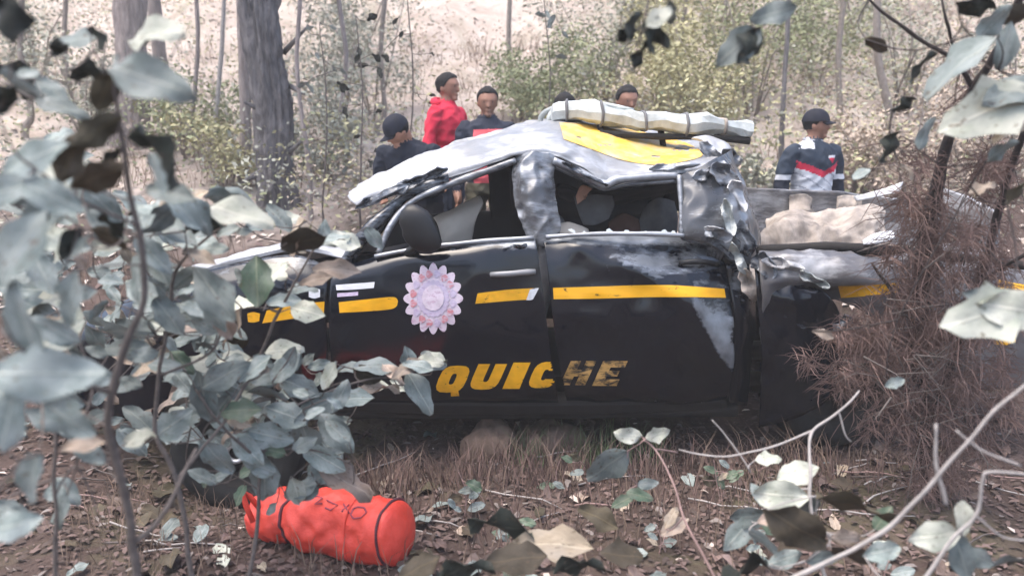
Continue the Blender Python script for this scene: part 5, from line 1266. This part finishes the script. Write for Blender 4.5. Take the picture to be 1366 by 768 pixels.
plant('bare_sapling', 'thin leafless upright stem beside the crooked sapling', 'sapling', [[((75, 800, 1.9), .006), ((76, 700, 1.9), .0055), ((74, 600, 1.9), .005), ((70, 540, 1.9), .004)], [((76, 660, 1.9), .003), ((105, 620, 1.92), .0028), ((130, 690, 1.95), .002)]], [(60, 560, 1.9, 60, 150, 'F')], 'stem')

for px, Y, hgt, lb in ((620, 3.5, 60, 'small seedling in the litter between the orange bag and the tan boulder'), (690, 3.2, 50, 'small seedling in the bare litter in front of the tan boulder'), (745, 3.75, 60, 'small seedling in front of the low brown boulder'), (960, 3.6, 55, 'small seedling by the sill under the rear door corner'),
        (1010, 3.0, 60, 'small seedling under the thin end of the pale bare twig'), (560, 2.9, 45, 'tiny seedling just off the round end of the orange bag'), (880, 3.1, 40, 'tiny seedling next to the pinkish twig with two whitish leaves'), (1180, 2.7, 70, 'leafy seedling under the long pale arching branch'),
        (240, 2.6, 60, 'small seedling at the foot of the grey-leaved shrub'), (110, 2.6, 60, 'small seedling behind the thin leafless upright stem'), (700, 2.75, 40, 'tiny seedling just behind the large curled cream leaf')):
    gz_ = ground_z(at(px, 600, Y).x, Y); dz = (CAM.z - gz_) / Y; py = 384 + F * math.tan(math.atan(dz) - PITCH)
    lv = [(px + rnd.uniform(-.5, .5) * hgt * .9, py - rnd.uniform(.1, 1) * hgt, Y + rnd.uniform(-.08, .08), rnd.uniform(.05, .095) * F / Y, rnd.choice((rnd.uniform(-60, 60), rnd.uniform(120, 240))), rnd.choice('LLGGFTN')) for _ in range(rnd.randint(4, 8))]
    plant('seedling', lb, 'seedling', [[((px, py + 2, Y), .003), ((px + rnd.uniform(-6, 6), py - hgt * .5, Y), .0025), ((px + rnd.uniform(-10, 10), py - hgt, Y), .0015)]], lv, 'stem_pink', 'seedlings in the leaf litter', .0014)
# ------------------------------------------------------------------ foreground right
plant('leafy_seedling', 'seedling with a pinkish twig and two whitish leaves', 'plant',
      [[((966, 790, 2.5), .005), ((940, 742, 2.55), .0048), ((915, 700, 2.6), .0045), ((898, 645, 2.7), .004), ((872, 598, 2.8), .0035), ((858, 585, 2.8), .003)], [((872, 598, 2.8), .003), ((905, 603, 2.9), .003)]],
      [(808, 626, 2.85, 82, 228, 'F'), (838, 580, 2.8, 38, 170, 'W'), (878, 579, 2.8, 34, 20, 'W'), (855, 660, 2.8, 40, -10, 'G'), (830, 668, 2.9, 34, 200, 'G'), (895, 690, 2.7, 34, 60, 'T'), (865, 645, 2.85, 30, 10, 'F')], 'stem_pink')
RL = [(1065, 630, 2.45, 56, 25, 'P'), (1040, 660, 2.4, 72, 182, 'W'), (1025, 612, 2.6, 34, 10, 'P'), (1000, 690, 2.45, 62, 200, 'F'), (985, 714, 2.45, 60, 230, 'F'), (1142, 676, 2.2, 104, -12, 'D'), (1066, 706, 2.2, 112, -32, 'N'), (985, 752, 2.2, 92, 170, 'K'), (1050, 745, 2.3, 50, 20, 'F'),
      (1030, 690, 2.4, 40, 30, 'T'), (1130, 715, 2.25, 46, 4, 'T'), (1178, 690, 2.3, 40, 60, 'G'), (1100, 745, 2.25, 50, 10, 'F'), (1012, 660, 2.5, 36, 120, 'F'), (1140, 740, 2.2, 60, -10, 'D'), (1020, 720, 2.35, 50, -30, 'U'), (1075, 680, 2.4, 50, 240, 'F')]
plant('bare_branch_shrub', 'shrub with pale bare twigs and round grey-green leaves before the rear wheel', 'shrub',
      [[((1110, 800, 2.3), .007), ((1085, 700, 2.35), .006), ((1080, 640, 2.4), .0055), ((1077, 606, 2.45), .005), ((1084, 574, 2.5), .005), ((1112, 554, 2.55), .004), ((1145, 520, 2.6), .003)], [((1084, 574, 2.5), .004), ((1050, 588, 2.5), .0038), ((1005, 602, 2.5), .0034), ((955, 608, 2.55), .003), ((905, 598, 2.6), .002)],
       [((1118, 551, 2.56), .003), ((1128, 580, 2.55), .0025), ((1136, 590, 2.55), .002)], [((1085, 700, 2.35), .004), ((1110, 712, 2.3), .0035), ((1142, 712, 2.3), .003)], [((950, 560, 2.6), .002), ((975, 590, 2.58), .0024), ((1000, 630, 2.55), .002)]], RL, 'stem_pale')
plant('arching_branch', 'long pale bare branch arching up past the dead brush', 'branch',
      [[((1030, 790, 2.0), .0075), ((1080, 760, 1.98), .007), ((1150, 726, 1.95), .0065), ((1205, 686, 1.93), .006), ((1248, 638, 1.9), .0058), ((1292, 588, 1.88), .005), ((1332, 540, 1.86), .0045), ((1380, 505, 1.84), .004)], [((1262, 672, 1.9), .0055), ((1252, 632, 1.9), .005), ((1246, 565, 1.9), .004)], [((1360, 622, 1.9), .003), ((1318, 604, 1.9), .0035), ((1275, 572, 1.9), .003)],
       [((1220, 785, 1.95), .006), ((1268, 722, 1.95), .0055), ((1300, 688, 1.95), .005), ((1312, 640, 1.95), .0045), ((1322, 628, 1.95), .004), ((1380, 632, 1.95), .004)], [((1300, 688, 1.95), .003), ((1340, 716, 1.95), .0025), ((1372, 722, 1.95), .002)]],
      [(1246, 716, 2.0, 66, 190, 'W'), (1286, 690, 2.0, 46, 80, 'P'), (1286, 746, 2.0, 72, -70, 'F'), (1310, 745, 2.05, 50, -20, 'F'), (1180, 735, 2.1, 60, 10, 'F'), (1350, 745, 2.1, 70, 20, 'U')], 'stem_pale')
# dead brush: dark stems and a haze of brown needles
DS = [[((1246, 668, 3.6), .052), ((1232, 580, 3.58), .05), ((1222, 480, 3.55), .048), ((1228, 390, 3.5), .043), ((1240, 290, 3.4), .036), ((1262, 200, 3.2), .022), ((1300, 120, 3.0), .017), ((1345, 40, 2.8), .014), ((1370, -30, 2.7), .011)],
      [((1234, 580, 3.57), .022), ((1275, 470, 3.5), .021), ((1305, 380, 3.4), .02), ((1328, 300, 3.3), .017), ((1350, 220, 3.1), .014), ((1385, 120, 2.9), .011)], [((1226, 440, 3.52), .012), ((1190, 390, 3.5), .009), ((1165, 350, 3.5), .005)],
      [((1140, -20, 2.8), .004), ((1200, 34, 2.85), .006), ((1262, 72, 2.9), .008), ((1300, 115, 3.0), .010)], [((1252, -20, 2.8), .004), ((1262, 30, 2.8), .005), ((1274, 68, 2.9), .006)], [((1305, 380, 3.4), .011), ((1350, 350, 3.2), .008), ((1390, 330, 3.1), .006)], [((1222, 500, 3.55), .012), ((1170, 480, 3.5), .008), ((1110, 505, 3.45), .004)]]
TR = [(1318, 148, 2.2, 118, 205, 'W'), (1276, 84, 2.3, 104, 215, 'L'), (1350, 122, 2.2, 80, 20, 'L'), (1225, 88, 2.4, 46, 220, 'K'), (1205, 140, 2.5, 34, 30, 'K'), (1355, 165, 2.2, 60, 200, 'T'), (1186, 196, 2.5, 46, 60, 'K'), (1232, 178, 2.45, 44, 70, 'U'), (1345, 60, 2.3, 60, 80, 'F'), (1325, 30, 2.4, 50, 60, 'U'),
      (1316, 420, 2.0, 118, 194, 'W'), (1352, 412, 2.0, 90, 170, 'W'), (1312, 398, 2.1, 50, 160, 'F'), (1300, 8, 2.4, 50, 0, 'K'), (1360, 20, 2.4, 40, 30, 'D'), (1195, 510, 2.6, 30, 20, 'F'), (1100, 445, 2.6, 30, -10, 'T'), (1335, 200, 2.4, 44, 40, 'U'), (1290, 160, 2.5, 40, -40, 'K'), (1310, 250, 2.5, 36, 30, 'T'), (1170, 60, 2.6, 30, -30, 'D'), (1150, 230, 2.6, 30, 40, 'L'), (1362, 250, 2.4, 50, 60, 'D'), (1215, 230, 2.6, 34, -30, 'T')]
db = plant('dead_brush', 'dead brown brush with dark stems and a haze of dry needles by the truck bed', 'brush', DS, TR, 'stem_dark')
r_ = random.Random(12); mb = MB(); org = db.location
def strands(c, rx, ry, cnt, ln, drop):
    for _ in range(cnt):
        px = r_.gauss(c[0], rx); py = r_.gauss(c[1], ry); Y = min(c[2] + r_.gauss(0, .06), 3.8)
        b = at(px, py, Y); d = Vector((r_.gauss(0, .6), r_.gauss(0, .4), -drop + r_.gauss(0, .5))).normalized(); L_ = ln * r_.uniform(.5, 1.5)
        m1 = b + d * L_ * .5; e = m1 + (d + Vector((r_.gauss(0, .4), 0, -.35))).normalized() * L_ * .5; s_ = d.cross(Vector((0, 1, .1))).normalized() * r_.uniform(.0010, .0022)
        if e.z < ground_z(e.x, e.y): continue
        mb.add([b - s_, b + s_, m1 + s_, m1 - s_, e], [(0, 1, 2, 3), (3, 2, 4)])
for cx_, cy_, sx_, sy_, cnt_, Yc in ((1195, 490, 45, 36, 26, 3.5), (1222, 420, 20, 50, 15, 3.48), (1238, 290, 18, 55, 10, 3.4), (1300, 370, 26, 55, 15, 3.3), (1325, 230, 30, 55, 9, 3.1), (1235, 200, 24, 30, 2, 3.1), (1255, 550, 40, 30, 12, 3.5), (1330, 500, 30, 40, 8, 3.4), (1140, 470, 22, 28, 6, 3.55), (1240, 630, 22, 16, 9, 3.5)):
    for _ in range(cnt_):
        strands((r_.gauss(cx_, sx_), r_.gauss(cy_, sy_), Yc), r_.uniform(5, 13), r_.uniform(5, 12), 75, r_.uniform(.07, .13), .25)
for c_, n__ in (((1215, 450, 3.5), 420), ((1240, 320, 3.4), 240), ((1310, 320, 3.25), 300), ((1270, 540, 3.5), 420)): strands(c_, 30, 60, n__, .22, .7)
mb.build('dry_needles', MAT['needle'], db, org, kind='stuff')
mb = MB()
for k in range(110):      # forked dead twigs of mixed thickness
    c_ = r_.choice(((1200, 500, 60, 45), (1225, 400, 30, 60), (1300, 380, 35, 60), (1320, 240, 40, 60), (1265, 560, 60, 40)))
    b = at(r_.gauss(c_[0], c_[2] * .7), r_.gauss(c_[1], c_[3] * .7), 3.42 + r_.gauss(0, .12)); d = Vector((r_.gauss(0, 1), r_.gauss(0, .5), r_.gauss(.1, .8))).normalized(); L_ = r_.uniform(.1, .38); rr0 = r_.uniform(.0015, .005)
    p1 = b + d * L_ * .5; e = p1 + (d + Vector((r_.gauss(0, .4), r_.gauss(0, .4), r_.gauss(0, .4)))).normalized() * L_ * .5; mb.tube([b, p1, e], [rr0, rr0 * .7, rr0 * .3], 5)
    e2 = p1 + (d + Vector((r_.gauss(0, .8), r_.gauss(0, .5), r_.gauss(0, .8)))).normalized() * L_ * .35; mb.tube([p1, e2], [rr0 * .6, rr0 * .25], 4)
mb.build('dead_twigs', MAT['stem'], db, org, kind='stuff')
# hanging twigs from the sapling that arches over the top of the view
plant('overhanging_sapling', 'sapling whose thin twigs hang a black leaf cluster and a two-toned leaf above the truck', 'sapling',
      [[((1480, 560, 2.9), .02), ((1470, 300, 2.85), .018), ((1440, 60, 2.75), .015), ((1380, -90, 2.6), .012), ((1200, -150, 2.4), .009), ((1060, -110, 2.3), .006), ((950, -90, 2.2), .005), ((880, -60, 2.15), .004), ((862, 20, 2.12), .003), ((850, 66, 2.1), .0022)], [((1060, -110, 2.3), .004), ((1045, -40, 2.25), .003), ((1035, 20, 2.22), .0025), ((1010, 38, 2.2), .002)]],
      [(840, 36, 2.1, 50, 232, 'K'), (866, 46, 2.1, 46, 250, 'K'), (850, 74, 2.1, 42, 225, 'K'), (880, 46, 2.12, 44, -30, 'K'), (895, 18, 2.12, 32, -80, 'K'), (880, 22, 2.08, 40, 40, 'W'), (832, 46, 2.12, 34, 200, 'K'), (984, 62, 2.2, 66, 218, 'F'), (1000, 62, 2.19, 56, 238, 'K'), (1032, 18, 2.2, 56, 16, 'F')], 'stem')


# ------------------------------------------------------------------ thin haze volume, added to stand in for camera glow
hz = MB(); gv = ground.data.vertices
zlo = min(v.co.z for v in gv) - 1.0; xs = [v.co.x for v in gv]; ys = [v.co.y for v in gv]
bpy.context.view_layer.update()
ztop = max(max(v.co.z for v in gv), max((o.matrix_world @ Vector(c)).z for o in C.objects if o.type == 'MESH' for c in o.bound_box)) + .8
x0, x1, y0, y1 = min(xs) - 1, max(xs) + 1, min(ys) - 1, max(ys) + 1
hz.box(((x0 + x1) / 2, (y0 + y1) / 2, (zlo + ztop) / 2), (x1 - x0, y1 - y0, ztop - zlo))
hm_ = bpy.data.materials.new('haze'); hm_.use_nodes = True; t_ = hm_.node_tree
t_.nodes.remove(t_.nodes['Principled BSDF']); v_ = t_.nodes.new('ShaderNodeVolumePrincipled')
v_.inputs['Color'].default_value = (.96, .94, .93, 1); v_.inputs['Density'].default_value = .0055
t_.links.new(v_.outputs[0], t_.nodes['Material Output'].inputs['Volume'])
hz.build('haze', hm_, kind='stuff', smooth=False)
